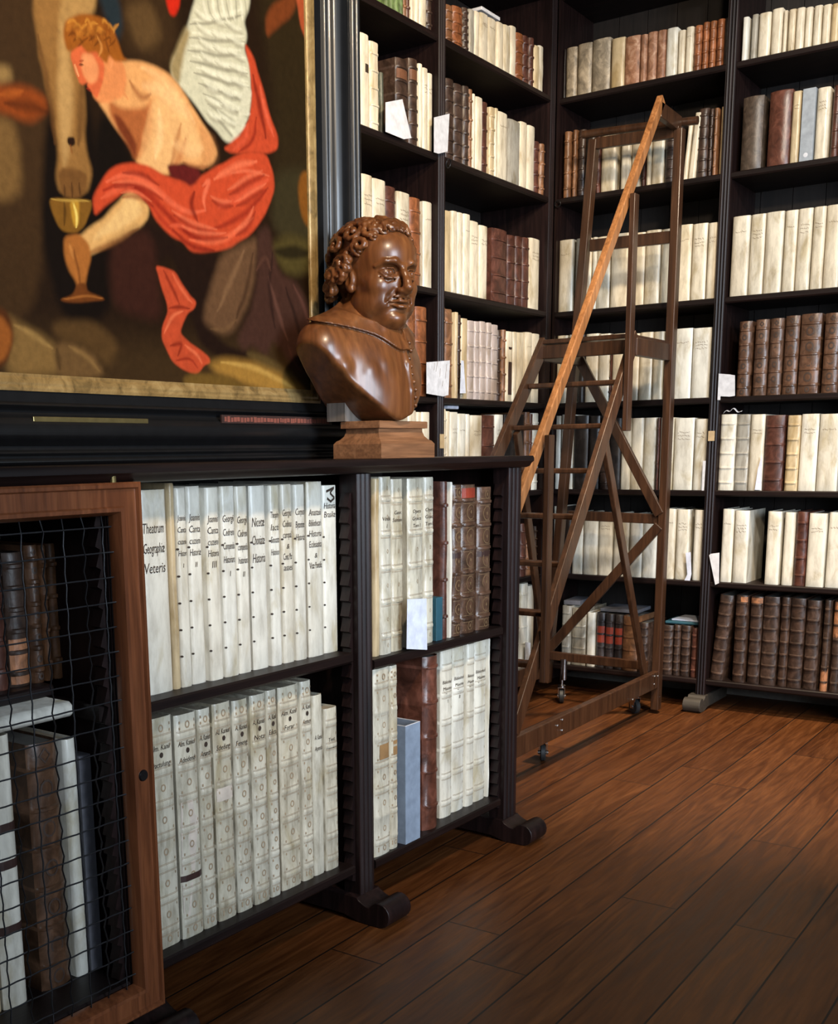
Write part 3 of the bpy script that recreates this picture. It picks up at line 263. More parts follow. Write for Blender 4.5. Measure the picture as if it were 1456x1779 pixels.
["p",[186,140,52],0.0044,[[1.6502,1.7109],[1.6749,1.7148],[1.6716,1.6719],[1.6584,1.6588],[1.6505,1.6755]]],["s",[252,226,130],0.0044,[[1.6591,1.7079],[1.6666,1.6868],[1.6616,1.6615]],0.95],["s",[70,44,16],0.0044,[[1.6349,1.7063],[1.6312,1.6593]],0.8],["s",[206,168,86],0.0033,[[1.5993,1.705],[1.7061,1.7176]],0.7],
["p",[110,60,26],0.0044,[[1.6593,1.5505],[1.6781,1.5525],[1.6831,1.5346],[1.7242,1.5294],[1.7303,1.5241],[1.6784,1.5134],[1.6195,1.5102],[1.6077,1.5136],[1.6453,1.5286]]],["s",[176,110,56],0.0033,[[1.6139,1.5153],[1.6794,1.5273],[1.724,1.527]],0.7],
["p",[205,76,47],0.0066,[[1.7238,1.743],[1.7554,1.7823],[1.7878,1.8041],[1.8302,1.8164],[1.8783,1.8182],[1.9271,1.8079],[1.9857,1.8084],[2.0161,1.8136],[2.0515,1.8297],[2.0918,1.8518],[2.1498,1.8826],[2.2137,1.9126],[2.2832,1.9206],[2.3082,1.8801],[2.3158,1.8438],[2.2919,1.8077],[2.2773,1.7786],[2.2405,1.7411],[2.1915,1.7078],[2.1357,1.6795],[2.0579,1.6593],[1.9994,1.6545],[1.9778,1.6742],[1.9446,1.6772],[1.9164,1.6928],[1.8891,1.713],[1.873,1.7369],[1.8431,1.7557],[1.8128,1.7577],[1.7748,1.7353],[1.7372,1.7088],[1.7135,1.6893],[1.7093,1.7181]]],
["p",[98,30,30],0.0077,[[1.9359,1.8334],[1.9875,1.8404],[2.0387,1.8423],[2.0476,1.829],[2.0151,1.7962],[1.9854,1.8035],[1.9452,1.8086]]],["s",[150,36,26],0.0099,[[1.7431,1.7462],[1.8019,1.7698],[1.861,1.7657],[1.9293,1.7263],[2.0014,1.6898],[2.0593,1.685]],0.8],["s",[236,108,80],0.0099,[[1.754,1.7639],[1.8203,1.7938],[1.8761,1.7848],[1.9418,1.7525],[2.008,1.7381],[2.0551,1.7528]],0.85],["s",[230,100,72],0.0077,[[1.7355,1.729],[1.7844,1.7553],[1.8303,1.7676]],0.8],["s",[240,120,92],0.0077,[[2.0502,1.8071],[2.0787,1.8269],[2.049,1.7844],[2.059,1.7534]],0.8],["s",[120,26,20],0.0099,[[2.0222,1.7875],[2.0053,1.7575],[2.0302,1.7239]],0.8],["s",[246,124,92],0.011,[[2.0905,1.8265],[2.1698,1.871],[2.2472,1.8955]],0.8],["s",[226,92,66],0.0132,[[2.1034,1.7678],[2.1877,1.8069],[2.258,1.8448],[2.2896,1.8608]],0.75],["s",[150,40,28],0.0088,[[2.0727,1.7148],[2.1638,1.7459],[2.243,1.8],[2.2797,1.8351]],0.75],["s",[238,112,80],0.0088,[[2.001,1.6823],[2.075,1.682],[2.1539,1.7132],[2.2284,1.7633]],0.8],["s",[128,28,20],0.0088,[[1.9456,1.6945],[2.0001,1.6672],[2.0822,1.6675]],0.8],["s",[232,98,70],0.0066,[[1.9313,1.6998],[1.98,1.7117],[2.0289,1.7011]],0.8],["s",[170,48,34],0.0066,[[1.8735,1.7441],[1.919,1.7053],[1.9562,1.6861]],0.7],["s",[128,30,22],0.0077,[[1.8017,1.7905],[1.8529,1.7995],[1.9077,1.783]],0.7],["s",[240,120,90],0.0055,[[2.1524,1.8525],[2.2332,1.872],[2.2944,1.8696]],0.7],["s",[238,118,88],0.0066,[[1.7703,1.7644],[1.845,1.7841],[1.9135,1.7624]],0.7],["s",[134,34,26],0.0088,[[1.7746,1.756],[1.8495,1.7744],[1.9183,1.7536]],0.6],["s",[238,118,88],0.0055,[[1.7921,1.7474],[1.8367,1.7617],[1.8805,1.7452]],0.7],["s",[134,34,26],0.0077,[[1.7965,1.7388],[1.8412,1.7519],[1.8853,1.7364]],0.6],["s",[238,118,88],0.0077,[[1.9481,1.7364],[2.022,1.7152],[2.0928,1.7177]],0.7],["s",[134,34,26],0.0099,[[1.9531,1.7274],[2.0272,1.7047],[2.0984,1.7082]],0.6],["s",[238,118,88],0.0066,[[1.9761,1.7087],[2.0443,1.6982],[2.1251,1.7145]],0.7],["s",[134,34,26],0.0088,[[1.9812,1.6995],[2.0496,1.6875],[2.1308,1.7049]],0.6],["s",[238,118,88],0.0077,[[2.1381,1.8117],[2.1979,1.845],[2.2682,1.8783]],0.7],["s",[134,34,26],0.0099,[[2.1438,1.8023],[2.2037,1.8343],[2.2744,1.8688]],0.6],["s",[238,118,88],0.0066,[[2.1618,1.7898],[2.2222,1.8177],[2.2803,1.8512]],0.7],["s",[134,34,26],0.0088,[[2.1675,1.7803],[2.2282,1.8069],[2.2866,1.8416]],0.6],["s",[238,118,88],0.0066,[[2.0767,1.7889],[2.1121,1.7793],[2.1492,1.7878]],0.7],["s",[134,34,26],0.0088,[[2.0821,1.7797],[2.1176,1.7687],[2.155,1.7784]],0.6],["s",[238,118,88],0.0077,[[2.2295,1.7873],[2.2064,1.7521],[2.1585,1.7217]],0.7],["s",[134,34,26],0.0099,[[2.2355,1.7776],[2.2123,1.7411],[2.1643,1.712]],0.6],
["p",[34,20,15],0.0132,[[1.8711,1.708],[1.9444,1.6747],[1.9993,1.652],[2.0981,1.6644],[2.0792,1.6104],[2.0336,1.5024],[2.1121,1.4554],[2.2144,1.4454],[2.1906,1.4055],[2.03,1.437],[1.992,1.5247],[1.9426,1.6449],[1.8863,1.6136],[1.8184,1.6412]]],
["p",[58,30,24],0.0242,[[1.7619,1.6456],[1.8523,1.6862],[1.8858,1.662],[1.8891,1.6017],[1.9058,1.4922],[1.7585,1.5042],[1.7478,1.5856]]],
["p",[104,74,54],0.0176,[[2.1063,1.6654],[2.1825,1.6961],[2.2397,1.7223],[2.2423,1.6824],[2.2211,1.599],[2.1836,1.5346],[2.1387,1.4867],[2.0887,1.4804],[2.0491,1.4958],[2.0343,1.5154],[2.0657,1.5831]]],["s",[140,104,78],0.0099,[[2.1903,1.6812],[2.1361,1.6035],[2.0873,1.533]],0.6],["s",[62,40,28],0.0088,[[2.2247,1.6802],[2.1993,1.5968],[2.1484,1.5116]],0.7],["s",[120,88,62],0.0077,[[2.0607,1.4889],[2.1139,1.4902],[2.1529,1.5173]],0.6],
["p",[70,44,38],0.0176,[[2.2401,1.7331],[2.2852,1.7529],[2.3012,1.7035],[2.3263,1.6432],[2.4062,1.6294],[2.4649,1.5368],[2.4531,1.3961],[2.3985,1.3982],[2.3422,1.4416],[2.2924,1.481],[2.2632,1.4371],[2.2151,1.462],[2.1795,1.4461],[2.1507,1.4714],[2.21,1.5437],[2.24,1.6281]]],["s",[112,74,66],0.0088,[[2.2803,1.6326],[2.3136,1.5528],[2.3533,1.4852]],0.6],["s",[104,66,60],0.0077,[[2.382,1.624],[2.4334,1.5632],[2.4535,1.492]],0.6],["s",[40,24,22],0.0088,[[2.3007,1.6897],[2.2791,1.605],[2.3027,1.5099]],0.7],["s",[36,22,20],0.0088,[[2.3485,1.6121],[2.4025,1.5174],[2.4237,1.4169]],0.7],["s",[96,62,52],0.0066,[[2.2361,1.6412],[2.269,1.6858],[2.2899,1.6473]],0.6],["s",[92,54,48],0.0066,[[2.3527,1.4709],[2.3868,1.4151],[2.4432,1.4031]],0.6],
["p",[92,72,42],0.011,[[2.1795,1.4461],[2.2633,1.4399],[2.3506,1.4133],[2.398,1.3835],[2.2349,1.4077]]],
["p",[198,78,50],0.0044,[[1.8861,1.6111],[1.915,1.612],[1.9514,1.6063],[1.9722,1.5785],[1.9939,1.5579],[2.0145,1.5472],[2.0078,1.5312],[1.984,1.5189],[1.9675,1.4971],[1.9546,1.4707],[1.9842,1.4549],[2.0184,1.4415],[2.0533,1.4252],[2.0567,1.4122],[2.0363,1.4059],[2.0195,1.3893],[2.0033,1.3807],[1.9613,1.3917],[1.9283,1.408],[1.9077,1.4346],[1.8964,1.459],[1.8998,1.4842],[1.9199,1.5134],[1.9174,1.5331],[1.9078,1.5545],[1.8951,1.5828]]],["s",[128,34,22],0.0066,[[1.9109,1.6042],[1.9381,1.57],[1.9585,1.5369]],0.8],["s",[236,112,80],0.0055,[[1.9401,1.6025],[1.9785,1.5565],[2.0008,1.5433]],0.8],["s",[120,30,20],0.0055,[[1.9242,1.5237],[1.962,1.5321],[1.9923,1.5298]],0.8],["s",[238,120,86],0.0055,[[1.9062,1.4697],[1.9344,1.5096],[1.969,1.5226]],0.8],["s",[130,34,22],0.0066,[[1.923,1.4432],[1.9648,1.451],[1.9479,1.4218]],0.8],["s",[240,120,86],0.0055,[[1.9722,1.4464],[2.0136,1.4256],[2.0284,1.4081]],0.8],["s",[140,38,26],0.0044,[[1.9398,1.4111],[1.986,1.4188],[2.012,1.3968]],0.8],
["p",[132,102,62],0.0198,[[1.4669,1.4701],[1.5017,1.4578],[1.5518,1.4417],[1.5885,1.4216],[1.6051,1.3653],[1.4733,1.3539],[1.4573,1.3914]]],
["p",[110,82,52],0.0132,[[1.5825,1.4212],[1.6288,1.4334],[1.687,1.4162],[1.7254,1.3648],[1.589,1.3531]]],["s",[172,138,88],0.0088,[[1.4901,1.4525],[1.537,1.4384],[1.5791,1.4165]],0.6],["s",[150,116,74],0.0077,[[1.6248,1.4217],[1.6703,1.4059],[1.7034,1.3769]],0.6],["s",[66,46,26],0.0088,[[1.5909,1.415],[1.5969,1.3765]],0.7],
["p",[86,62,36],0.0176,[[1.5831,1.4665],[1.6918,1.481],[1.7703,1.4333],[1.7333,1.3831],[1.6719,1.427],[1.5954,1.4335]]],
["p",[168,124,60],0.0198,[[2.0486,1.4118],[2.1274,1.4267],[2.2133,1.4205],[2.3031,1.4025],[2.3977,1.3747],[2.4364,1.3435],[2.2778,1.3474],[2.1674,1.3714],[2.0837,1.3842]]],["s",[206,164,92],0.0088,[[2.0935,1.4142],[2.191,1.4138],[2.3026,1.3882],[2.3971,1.3571]],0.7],
["p",[112,84,40],0.011,[[1.9646,1.3815],[2.084,1.3896],[2.1886,1.3612],[2.1233,1.3425],[1.9626,1.3478]]],
["p",[84,46,22],0.0088,[[1.4051,1.4944],[1.4652,1.4829],[1.4877,1.4567],[1.4815,1.4169],[1.4613,1.3742],[1.3926,1.3558]]],
["p",[152,88,40],0.0088,[[1.4032,1.4732],[1.4586,1.4694],[1.4812,1.4453],[1.4758,1.4144],[1.4536,1.3803],[1.3935,1.3665]]],
["p",[120,60,30],0.011,[[2.2966,2.2437],[2.383,2.3037],[2.434,2.3184],[2.395,2.258],[2.3348,2.2133],[2.294,2.1821]]],
["p",[176,82,50],0.0066,[[2.4116,2.3378],[2.4897,2.3607],[2.4844,2.1859],[2.4542,2.2158],[2.4271,2.251]]],
["p",[132,80,30],0.0099,[[2.4153,1.899],[2.4837,1.9167],[2.4795,1.775],[2.4352,1.7743],[2.4081,1.8288]]]]
CAMROWS = [[0.808922, 0.587755, -0.013742], [0.102998, -0.164691, -0.980953], [-0.578823, 0.792099, -0.19376]]
BUST_YAW = 0; HEAD_YAW = -17; PAINT_GAIN = (.66, .64, .52)
WORLD = .008; EXPO = .3
WARM = (1., .80, .57); WARM2 = (1., .78, .50); NEUT = (1., .91, .79); COOL = (.74, .86, 1.)
LIGHTS = [('s', 'ceiling_spot_front', (-.10, 1.35, 3.05), (-2.2, 3.2, 2.0), 190, WARM, 92, .35, .10),
          ('s', 'fill_spot_back', (-.10, 2.7, 3.4), (-1.40, 5.1, 1.8), 215, NEUT, 60, .6, .10),  # extra spot added to even out the light on the back wall
          ('s', 'fill_spot_ladder', (-.75, 3.9, 3.7), (-1.25, 4.45, .0), 750, WARM, 46, .9, .10),  # added warm spot that brightens the floor around the ladder
          ('s', 'fill_spot_left', (-.6, 2.5, 3.4), (-2.44, 3.9, 2.2), 190, WARM2, 62, .6, .10),  # added spot, lifts the left wall with a warmer tone
          ('a', 'window_daylight', (2.5, 1.4, 1.9), (-1.5, 3.6, 1.4), 1.3, 2.0, 62, COOL, 90),
          ('a', 'cool_fill_behind', (.9, -.9, 2.0), (-1.6, 2.6, .9), 1.2, 1.6, 4, COOL, 80)]  # added cool frontal fill from behind the camera
# ------------------------------------------------------------------- books
KIND_TXT = {'v': 'cream vellum', 'w': 'white vellum', 'y': 'yellowed vellum', 'g': 'grey vellum', 'S': 'stamped vellum', 'l': 'dark brown leather', 't': 'tan leather',
  'o': 'orange-brown leather', 'r': 'red-brown leather', 'd': 'blackish leather', 'D': 'worn dark calf', 'M': 'mottled calf', 'R': 'smooth red-brown leather', 'b': 'brown tooled calf',
  'e': 'ornate brown calf', 'L': 'black leather', 'q': 'patched brown leather', 'm': 'flaking brown leather', 'h': 'tan and grey', 'p': 'pinkish grey calf', 'n': 'green cloth', 'N': 'grey-green cloth',
  'x': 'blue-grey box', 'k': 'teal board', 'U': 'ribbed vellum', 'T': 'ribbed vellum', 'G': 'grey box', 's': 'slate grey cloth'}
ORD = 'first second third fourth fifth sixth seventh eighth ninth tenth eleventh twelfth thirteenth fourteenth fifteenth sixteenth seventeenth eighteenth nineteenth twentieth'.split()
ROWNAME = {'BL': 'ladder bay', 'BR': 'right back bay', 'LL': 'bay beside painting', 'LM': 'left corner bay'}
SHELFWORD = {1: 'top', 2: 'second', 3: 'third', 4: 'fourth', 5: 'fifth', 6: 'sixth', 7: 'bottom'}
CASEROW = {'CLU': "low case's left upper shelf", 'CLL': "low case's left lower shelf", 'CRU': "low case's right upper shelf", 'CRL': "low case's right lower shelf",
  'CGU': 'upper shelf behind wire door', 'CGL': 'lower shelf behind wire door'}

def spine_y(x, w, s, p): return s*abs(2*x/w - 1)**p
def binding_mesh(w, h, D, s, p, bands, bh, wob, t=.003, nx=14):
    """U-shaped cover with rounded spine; bands = list of z, bh = band height"""
    s = min(s, w*.45); t = min(t, w*.3)
    xs = [w*(.5 - .5*math.cos(PI*i/nx)) for i in range(nx+1)]
    zs = {0.0, .004, h-.004, h}
    for b in bands:
        for d in (-.0055, -.003, .003, .0055): zs.add(b+d)
    for i in range(1, 7): zs.add(h*i/7)
    zs = sorted(z for z in zs if 0 <= z <= h)
    O = [(0, D, 0)] + [(x, None, 1) for x in xs] + [(w, D, 0)]
    I = [(t, D, 0)] + [(min(max(x, t), w-t), None, 1) for x in xs] + [(w-t, D, 0)]
    n = len(O); vs = []; fs = []
    ph = random.uniform(0, 6)
    for z in zs:
        bb = 0
        for b in bands:
            if abs(z-b) <= .0031: bb = bh
        off = wob*math.sin(z*23+ph) + wob*.6*math.sin(z*61+ph*2)
        for x, y, q in O:
            if q:
                yy = spine_y(x, w, s, p); k = max(0, 1-abs(2*x/w-1)**6)
                yy -= bb*k; yy += off*k
                if z in (zs[0], zs[-1]): yy += .0015*k
                vs.append((x, yy, z))
            else: vs.append((x, y, z))
        for x, y, q in I:
            vs.append((x, spine_y(x, w, s, p)+t if q else y, z))
    m = 2*n
    for r in range(len(zs)-1):
        a = r*m; b = a+m
        for i in range(n-1):
            fs.append((a+i, a+i+1, b+i+1, b+i)); fs.append((a+n+i+1, a+n+i, b+n+i, b+n+i+1))
        fs.append((a+n, a, b, b+n)); fs.append((a+n-1, a+2*n-1, b+2*n-1, b+n-1))
    e = (len(zs)-1)*m
    for i in range(n-1):
        fs.append((i+1, i, n+i, n+i+1)); fs.append((e+i, e+i+1, e+n+i+1, e+n+i))
    return vs, fs

class Decal:
    """flat marks laid on a spine surface"""
    def __init__(s, w, sp, p, off=.0009): s.m = MB(); s.w = w; s.s = min(sp, w*.45); s.p = p; s.o = off
    def y(s, x): return spine_y(min(max(x, 0), s.w), s.w, s.s, s.p) - s.o
    def poly(s, pts): s.m.add([(x, s.y(x), z) for x, z in pts], [tuple(range(len(pts)))])
    def rect(s, x0, x1, z0, z1, n=6):
        for i in range(n):
            a = x0+(x1-x0)*i/n; b = x0+(x1-x0)*(i+1)/n; s.poly([(a, z0), (b, z0), (b, z1), (a, z1)])
    def ring(s, x, z, r, th, n=12, sy=1.25):
        for i in range(n):
            a = 2*PI*i/n; b = 2*PI*(i+1)/n
            s.poly([(x+r*math.cos(a), z+sy*r*math.sin(a)), (x+r*math.cos(b), z+sy*r*math.sin(b)), (x+(r-th)*math.cos(b), z+sy*(r-th)*math.sin(b)), (x+(r-th)*math.cos(a), z+sy*(r-th)*math.sin(a))])
    def dot(s, x, z, r, n=8, sy=1): s.poly([(x+r*math.cos(2*PI*i/n), z+sy*r*math.sin(2*PI*i/n)) for i in range(n)])
    def scribble(s, x0, x1, z, hgt, th=.0012):
        n = max(4, int((x1-x0)/.0032)); pr = None
        for i in range(n+1):
            x = x0+(x1-x0)*i/n; zz = z + hgt*random.choice((-.5, -.2, .15, .5, .9 if i % 3 == 0 else .4))*(1 if i % 2 else -.6)
            if pr: s.poly([(pr[0], pr[1]-th/2), (x, zz-th/2), (x+th*.6, zz+th/2), (pr[0]+th*.6, pr[1]+th/2)])
            pr = (x, zz)
    def text(s, body, xc, z, size, maxw, shear=.15):
        cu = bpy.data.curves.new('t', 'FONT'); cu.body = body; cu.size = size; cu.align_x = 'CENTER'; cu.shear = shear; cu.resolution_u = 2
        o = bpy.data.objects.new('t', cu); me = o.to_mesh()
        xs = [v.co.x for v in me.vertices]
        if xs:
            wd = max(xs)-min(xs); k = min(1, maxw/wd); mid = (max(xs)+min(xs))/2
            b = len(s.m.v)
            s.m.add([(xc+(v.co.x-mid)*k, s.y(xc+(v.co.x-mid)*k), z+v.co.y) for v in me.vertices], [tuple(p.vertices) for p in me.polygons])
        o.to_mesh_clear(); bpy.data.objects.remove(o); bpy.data.curves.remove(cu)
    def build(s, name, mat, parent): return s.m.build(name, mat, parent) if s.m.v else None

TITLES = {'w1': ('Theatrum', 'Geographiæ', 'Veteris'), 'w2': ('Joannis', 'Canta', 'cuzeni', 'Histori', 'I'), 'w3': ('Joannis', 'Canta', 'cuzeni', 'Historiæ', 'II'),
  'w4': ('Joannis', 'Canta', 'cuzeni', 'Historia', 'III'), 'w5': ('Georgii', 'Cedreni', 'Compendiu', 'Historiaru', 'I'), 'w6': ('Georgii', 'Cedreni', 'compendiu', 'historiaru', 'II'),
  'w7': ('Nicetæ', 'Choniatæ', 'Historia'), 'w8': ('Theophy', 'lacti', 'Simocattæ', 'Historiarum'), 'w9': ('Georgius', 'Codinus', 'curopal.', '&', 'Const. Man', 'asses'),
  'wA': ('Corpus', 'Byzantinæ', 'Historiæ'), 'wB': ('Anastasii', 'Bibliothecarii', 'Historia', 'Ecclesiastica', '&', 'Vitæ Pontific'), 'wC': ('Historia', 'Brasiliæ'),
  'Sa': ('Alm. Kanii', '', 'Dactulung'), 'Sb': ('Alm. Kanius', '', 'Adeidend'), 'Sc': ('A. Kanius', '', 'Amands'), 'Sd': ('Al. Kanius', '', 'Schediung'), 'Se': ('A. Kanius', '', 'Feneng'),
  'Sf': ('A. Kanius', '', 'Nota'), 'Sg': ('A. Kanii', '', 'Edictu'), 'Sh': ('Alm. Kanii', '', 'Ferar'), 'Si': ('A. Kanii', '', 'Ammon'), 'Sj': ('A. Kanius', 'Appendix'), 'Sk': ('Test.', 'Romane'),
  'Ta': ('', 'Vindic', 'I'), 'Tb': ('Geor.', 'Salmasius'), 'Tc': ('Opera', 'Graeca', 'Tom I'), 'Td': ('Opera', 'Graeca', 'Tom II'),
  'Ua': ('Bibliotheca', 'Maxima', 'Tom', 'I'), 'Ub': ('Bibliotheca', 'Maxima', 'Tom', 'II'), 'Uc': ('Bibliotheca', 'Maxima', 'III IV'), 'Ud': ('Bibliotheca', 'Maxima', 'Tom V')}
BOOK_N = 0
def make_book(kind, w, h, D, row, cnt, label, group, loc, rz, lean=0):
    root = thing('book', label, 'book', loc, rz, group)
    if lean: root.rotation_euler = (0, R(lean), rz) if abs(rz) < .01 else (R(-lean), 0, rz)
    k = kind[0]; feat = kind[1:]; slim = w < .026
    vel = k in 'vwygSTUp'
    mk = {'T': 'S', 'U': 'w', 'x': 'G' if row != 'CRL' else 'x'}.get(k, k)
    if k == 'x' and feat == 'w': mk = 's'
    if k == 'x' and row == 'CGL': mk = 's'
    mat = M['k_'+mk]; mat2 = None
    if k in 'xk':      # square box or board
        root.name = 'archive_box' if k == 'x' and not slim else ('book_board' if k == 'k' else 'book'); root['category'] = 'box' if k == 'x' else 'board'
        b = MB().box(0, w, 0, D, 0, h); b.build('case' if k == 'x' else 'board', mat, root, bevel=.0015)
        if k == 'x' and row == 'BR2': MB().lathe([(0, 0), (.009, 0), (.009, .0008), (0, .0009)], (w*.5, -.0009, .026), 14, 'y').build('round_label', M['paper'], root)
        if feat == 'w':
            for z in (h*.24, h*.66, h*.03): MB().box(w*.15, w*.97, -.0006, 0, z, z+.022).build('white_tape', M['paper'], root)
        return root
    bands = []; s, p, bh, wob = .010, 3.2, .0, .0008
    if vel:
        s, p = (.009, 4.0); wob = .0011
        if 'b' in feat or k in 'TUpS' and feat not in ('j',):
            nb = {'S': 7, 'T': 5, 'U': 6, 'p': 5}.get(k, 5); bh = {'S': .0012, 'T': .002, 'U': .0012, 'p': .0032}.get(k, .0035)
            bands = [h*(i+.55)/(nb+.2) for i in range(nb)]
    if vel and (kind[0] in 'wS' and kind in TITLES): s, p = .0065, 5.0
    if vel: pass
    elif k not in 'nNdhRmD' :
        nb = {'l': 6, 'b': 5, 'q': 6, 'M': 6, 'e': 6}.get(k, 4); nb = nb + (1 if h > .37 and k == 'l' else 0); bh = .0045
        bands = [h*(i+.62)/(nb+.25) for i in range(nb)]; s, p = (.012, 2.6)
    elif k in 'RD': bands = [h*(i+.7)/5 for i in range(5)] if row == 'CRL' else []; bh = .0035; s, p = .016, 2.4
    if kind in TITLES or 't' in feat or 'B' in feat or k in 'L': wob = 0
    vs, fs = binding_mesh(w, h, D, s, p, bands, bh, wob)
    pats = []
    t = min(.003, w*.3)+.0006
    MB().box(t, w-t, min(s, w*.45)+.004, D-.006, .003, h-.0045).build('page_block', M['pages'] if vel else M['pages_d'], root)
    ss = min(s, w*.45)
    # ---- marks on the spine
    d = Decal(w, s, p); nm, dm = 'title_lettering', M['ink']
    if kind in TITLES:
        T = TITLES[kind]; x0, x1 = w*.12, w*.9; mw = w*.76
        if kind[0] == 'w':
            zt = h*{'w1': .865, 'w2': .88, 'w3': .88, 'w4': .875, 'w5': .87, 'w6': .86, 'w7': .855, 'w8': .875, 'w9': .88, 'wA': .885, 'wB': .865, 'wC': .9}[kind]
            size = min(.030 if kind in ('w1', 'w7') else .022, w*.6); st = size*1.35 if kind not in ('w9', 'wB') else size*1.15
            if kind in ('w2', 'w3', 'w4'): size *= .95; st = .0245
            for i, l in enumerate(T):
                if kind == 'wC': d.text(l, w*.45, h*.865-i*.021, .021, mw)
                else: d.text(l, w*.46, zt-size-i*st, size if len(l) > 2 else size*.75, mw)
            if kind == 'wC':      # black flourish above the title
                for a, b in (((.2,.965),(.75,.985)), ((.75,.985),(.45,.955)), ((.45,.955),(.78,.925)), ((.78,.925),(.5,.905)), ((.5,.905),(.25,.925))):
                    d.poly([(w*a[0], h*a[1]-.003), (w*b[0], h*b[1]-.003), (w*b[0], h*b[1]+.003), (w*a[0], h*a[1]+.003)])
            q = Decal(w, s, p)
            for i in range(5): 
                z = h*(.7-.135*i)
                q.dot(w*.05, z, .0024)
            pats.append((q, M['ink']))
        elif kind[0] == 'S' and kind not in ('Sj', 'Sk'):
            z = (bands[-2]+bands[-1])/2 if kind not in ('Sf',) else (bands[-2]+bands[-1])/2
            d.text(T[0], w*.47, z+.012, .017, mw); d.text(T[2], w*.47, z-.024, .017, mw*.95); d.dot(w*.5, z+.001, .0052, 8, 1.2)
        elif kind in ('Sj',): d.text(T[0], w*.5, h*.76, .017, mw); d.text(T[1], w*.5, h*.70, .017, mw)
        else:
            zt = h*.80; size = min(.014, w*.3)
            for i, l in enumerate(T):
                if l: d.text(l, w*.47, zt-i*size*1.35, size, mw)
    if kind[0] in 'STU' and kind != 'Sj':
        if True:
            q = Decal(w, s, p); edges = [0]+bands+[h]
            for b in bands:
                for o in (-.010, -.0075, .0075, .010): q.rect(w*.06, w*.94, b+o-.0005, b+o+.0005)
            if kind[0] == 'S' and kind != 'Sk':
                for a, b in zip(edges[:-1], edges[1:]):
                    if b-a < .03: continue
                    c = (a+b)/2
                    if abs(c-(bands[-2]+bands[-1])/2) > .01 or kind not in TITLES: q.ring(w*.52, c, min(.0068, w*.16), .0026)
                    for sx in (.17, .86):
                        for sz in (a+.016, b-.016): q.rect(w*sx-.0016, w*sx+.0016, sz-.003, sz+.003, 1)
            elif kind[0] == 'T':
                for a, b in zip(edges[:-1], edges[1:]): q.ring(w*.5, (a+b)/2, .004, .0012, 4, 1.6)
            else:
                for a, b in zip(edges[:-1], edges[1:]): q.rect(w*.8-.001, w*.8+.001, (a+b)/2-.004, (a+b)/2+.004, 1)
            pats.append((q, M['inkc']))
    if kind in TITLES or kind[0] == 'S': pass
    elif vel and ('t' in feat or 'B' in feat):
        nm, dm = 'title_lettering', M['inkb']
        if 'B' in feat: d.rect(w*.45, w*.85, h*.60, h*.69, 2); nm = 'shelf_mark'; dm = M['ink']
        else:
            nl = 1+(cnt*5+len(row)) % 3
            for i in range(nl): d.scribble(w*.16, w*.82, h*(.80-.045*i), .007)
    elif kind == 'vl':
        nm, dm = 'spine_label', M['label_dark']; d.rect(w*.25, w*.98, h*.1, h*.78)
    elif k == 'L': nm, dm = 'spine_label', M['label_red']; d.rect(w*.03, w*.97, h*.46, h*.76)
    elif k == 'e':
        nm, dm = 'gilt_pattern', M['gold_tool']; edges = [0]+bands+[h]
        for a, b in zip(edges[:-1], edges[1:]):
            c = (a+b)/2; d.ring(w*.5, c, min(w*.3, (b-a)*.3), .0025, 10, 1.1); d.rect(w*.1, w*.9, a+.009, a+.0105); d.rect(w*.1, w*.9, b-.0105, b-.009)
            d.dot(w*.5, c, .004, 8, 1.3)
        if 'l' in feat:
            q = Decal(w, s, p, .0011); q.rect(w*.04, w*.96, bands[-1]+.006, bands[-1]+.034); q = q.build('spine_label', M['label_red'], root)
        else:
            q = Decal(w, s, p, .0011); q.rect(w*.02, w*.98, h*.52, h*.56); q.build('dark_strap', M['label_dark'], root)
    elif k in 'bM':
        nm, dm = 'tooled_pattern', M['black_tool']; edges = [0]+bands+[h]
        for a, b in zip(edges[:-1], edges[1:]): d.ring(w*.5, (a+b)/2, min(w*.22, (b-a)*.28), .006 if k == 'b' else .004, 4 if (a == bands[-1]) else 10, 1.15)
    elif k == 'q':
        nm, dm = 'worn_patch', M['orange_patch']
        if row == 'CGU': d.rect(w*.03, w*.97, h*.02, h*.36)
        elif cnt % 2 == 0: d.rect(w*.02, w*.98, h*.60, h*.99)
        else: d.rect(w*.02, w*.98, h*.0, h*.28)
    elif k == 'l' and row == 'LL2':
        nm, dm = 'spine_label', M['label_rust']; d.rect(w*.05, w*.95, bands[-2]+.007, bands[-1]-.007)
    elif k == 'l' and row == 'BR7' and cnt in (1, 2):
        nm, dm = 'worn_patch', M['orange_patch']; d.rect(w*.45 if cnt == 1 else w*.02, w*.98, h*.90, h*.985)
    if nm in ('tooled_pattern', 'gilt_pattern', 'worn_patch'): pats.append((d, dm))
    else: d.build(nm, dm, root)
    if kind == 'Sb':      # torn vellum showing the lining, and a leather strap
        q = Decal(w, s, p, .001); q.poly([(w*.05, h*.30), (w*.6, h*.30), (w*.75, h*.44), (w*.9, h*.53), (w*.7, h*.55), (w*.62, h*.62), (w*.1, h*.62)])
        q.poly([(w*.05, h*.12), (w*.3, h*.10), (w*.5, h*.25), (w*.05, h*.25)]); pats.append((q, M['torn']))
        q = Decal(w, s, p, .0016); q.rect(-.0, w, h*.262, h*.29); q.build('leather_strap', M['label_dark'], root)
    if kind in ('Sl', 'Sm'):
        q = Decal(w, s, p, .001); q.rect(w*.25, w*.85, h*.52, h*.60); q.build('paper_label', M['label_brown'], root)
    if kind in ('Sd',):
        q = Decal(w, s, p, .001); q.rect(w*.05, w*.95, h*.56, h*.62); pats.append((q, M['torn']))
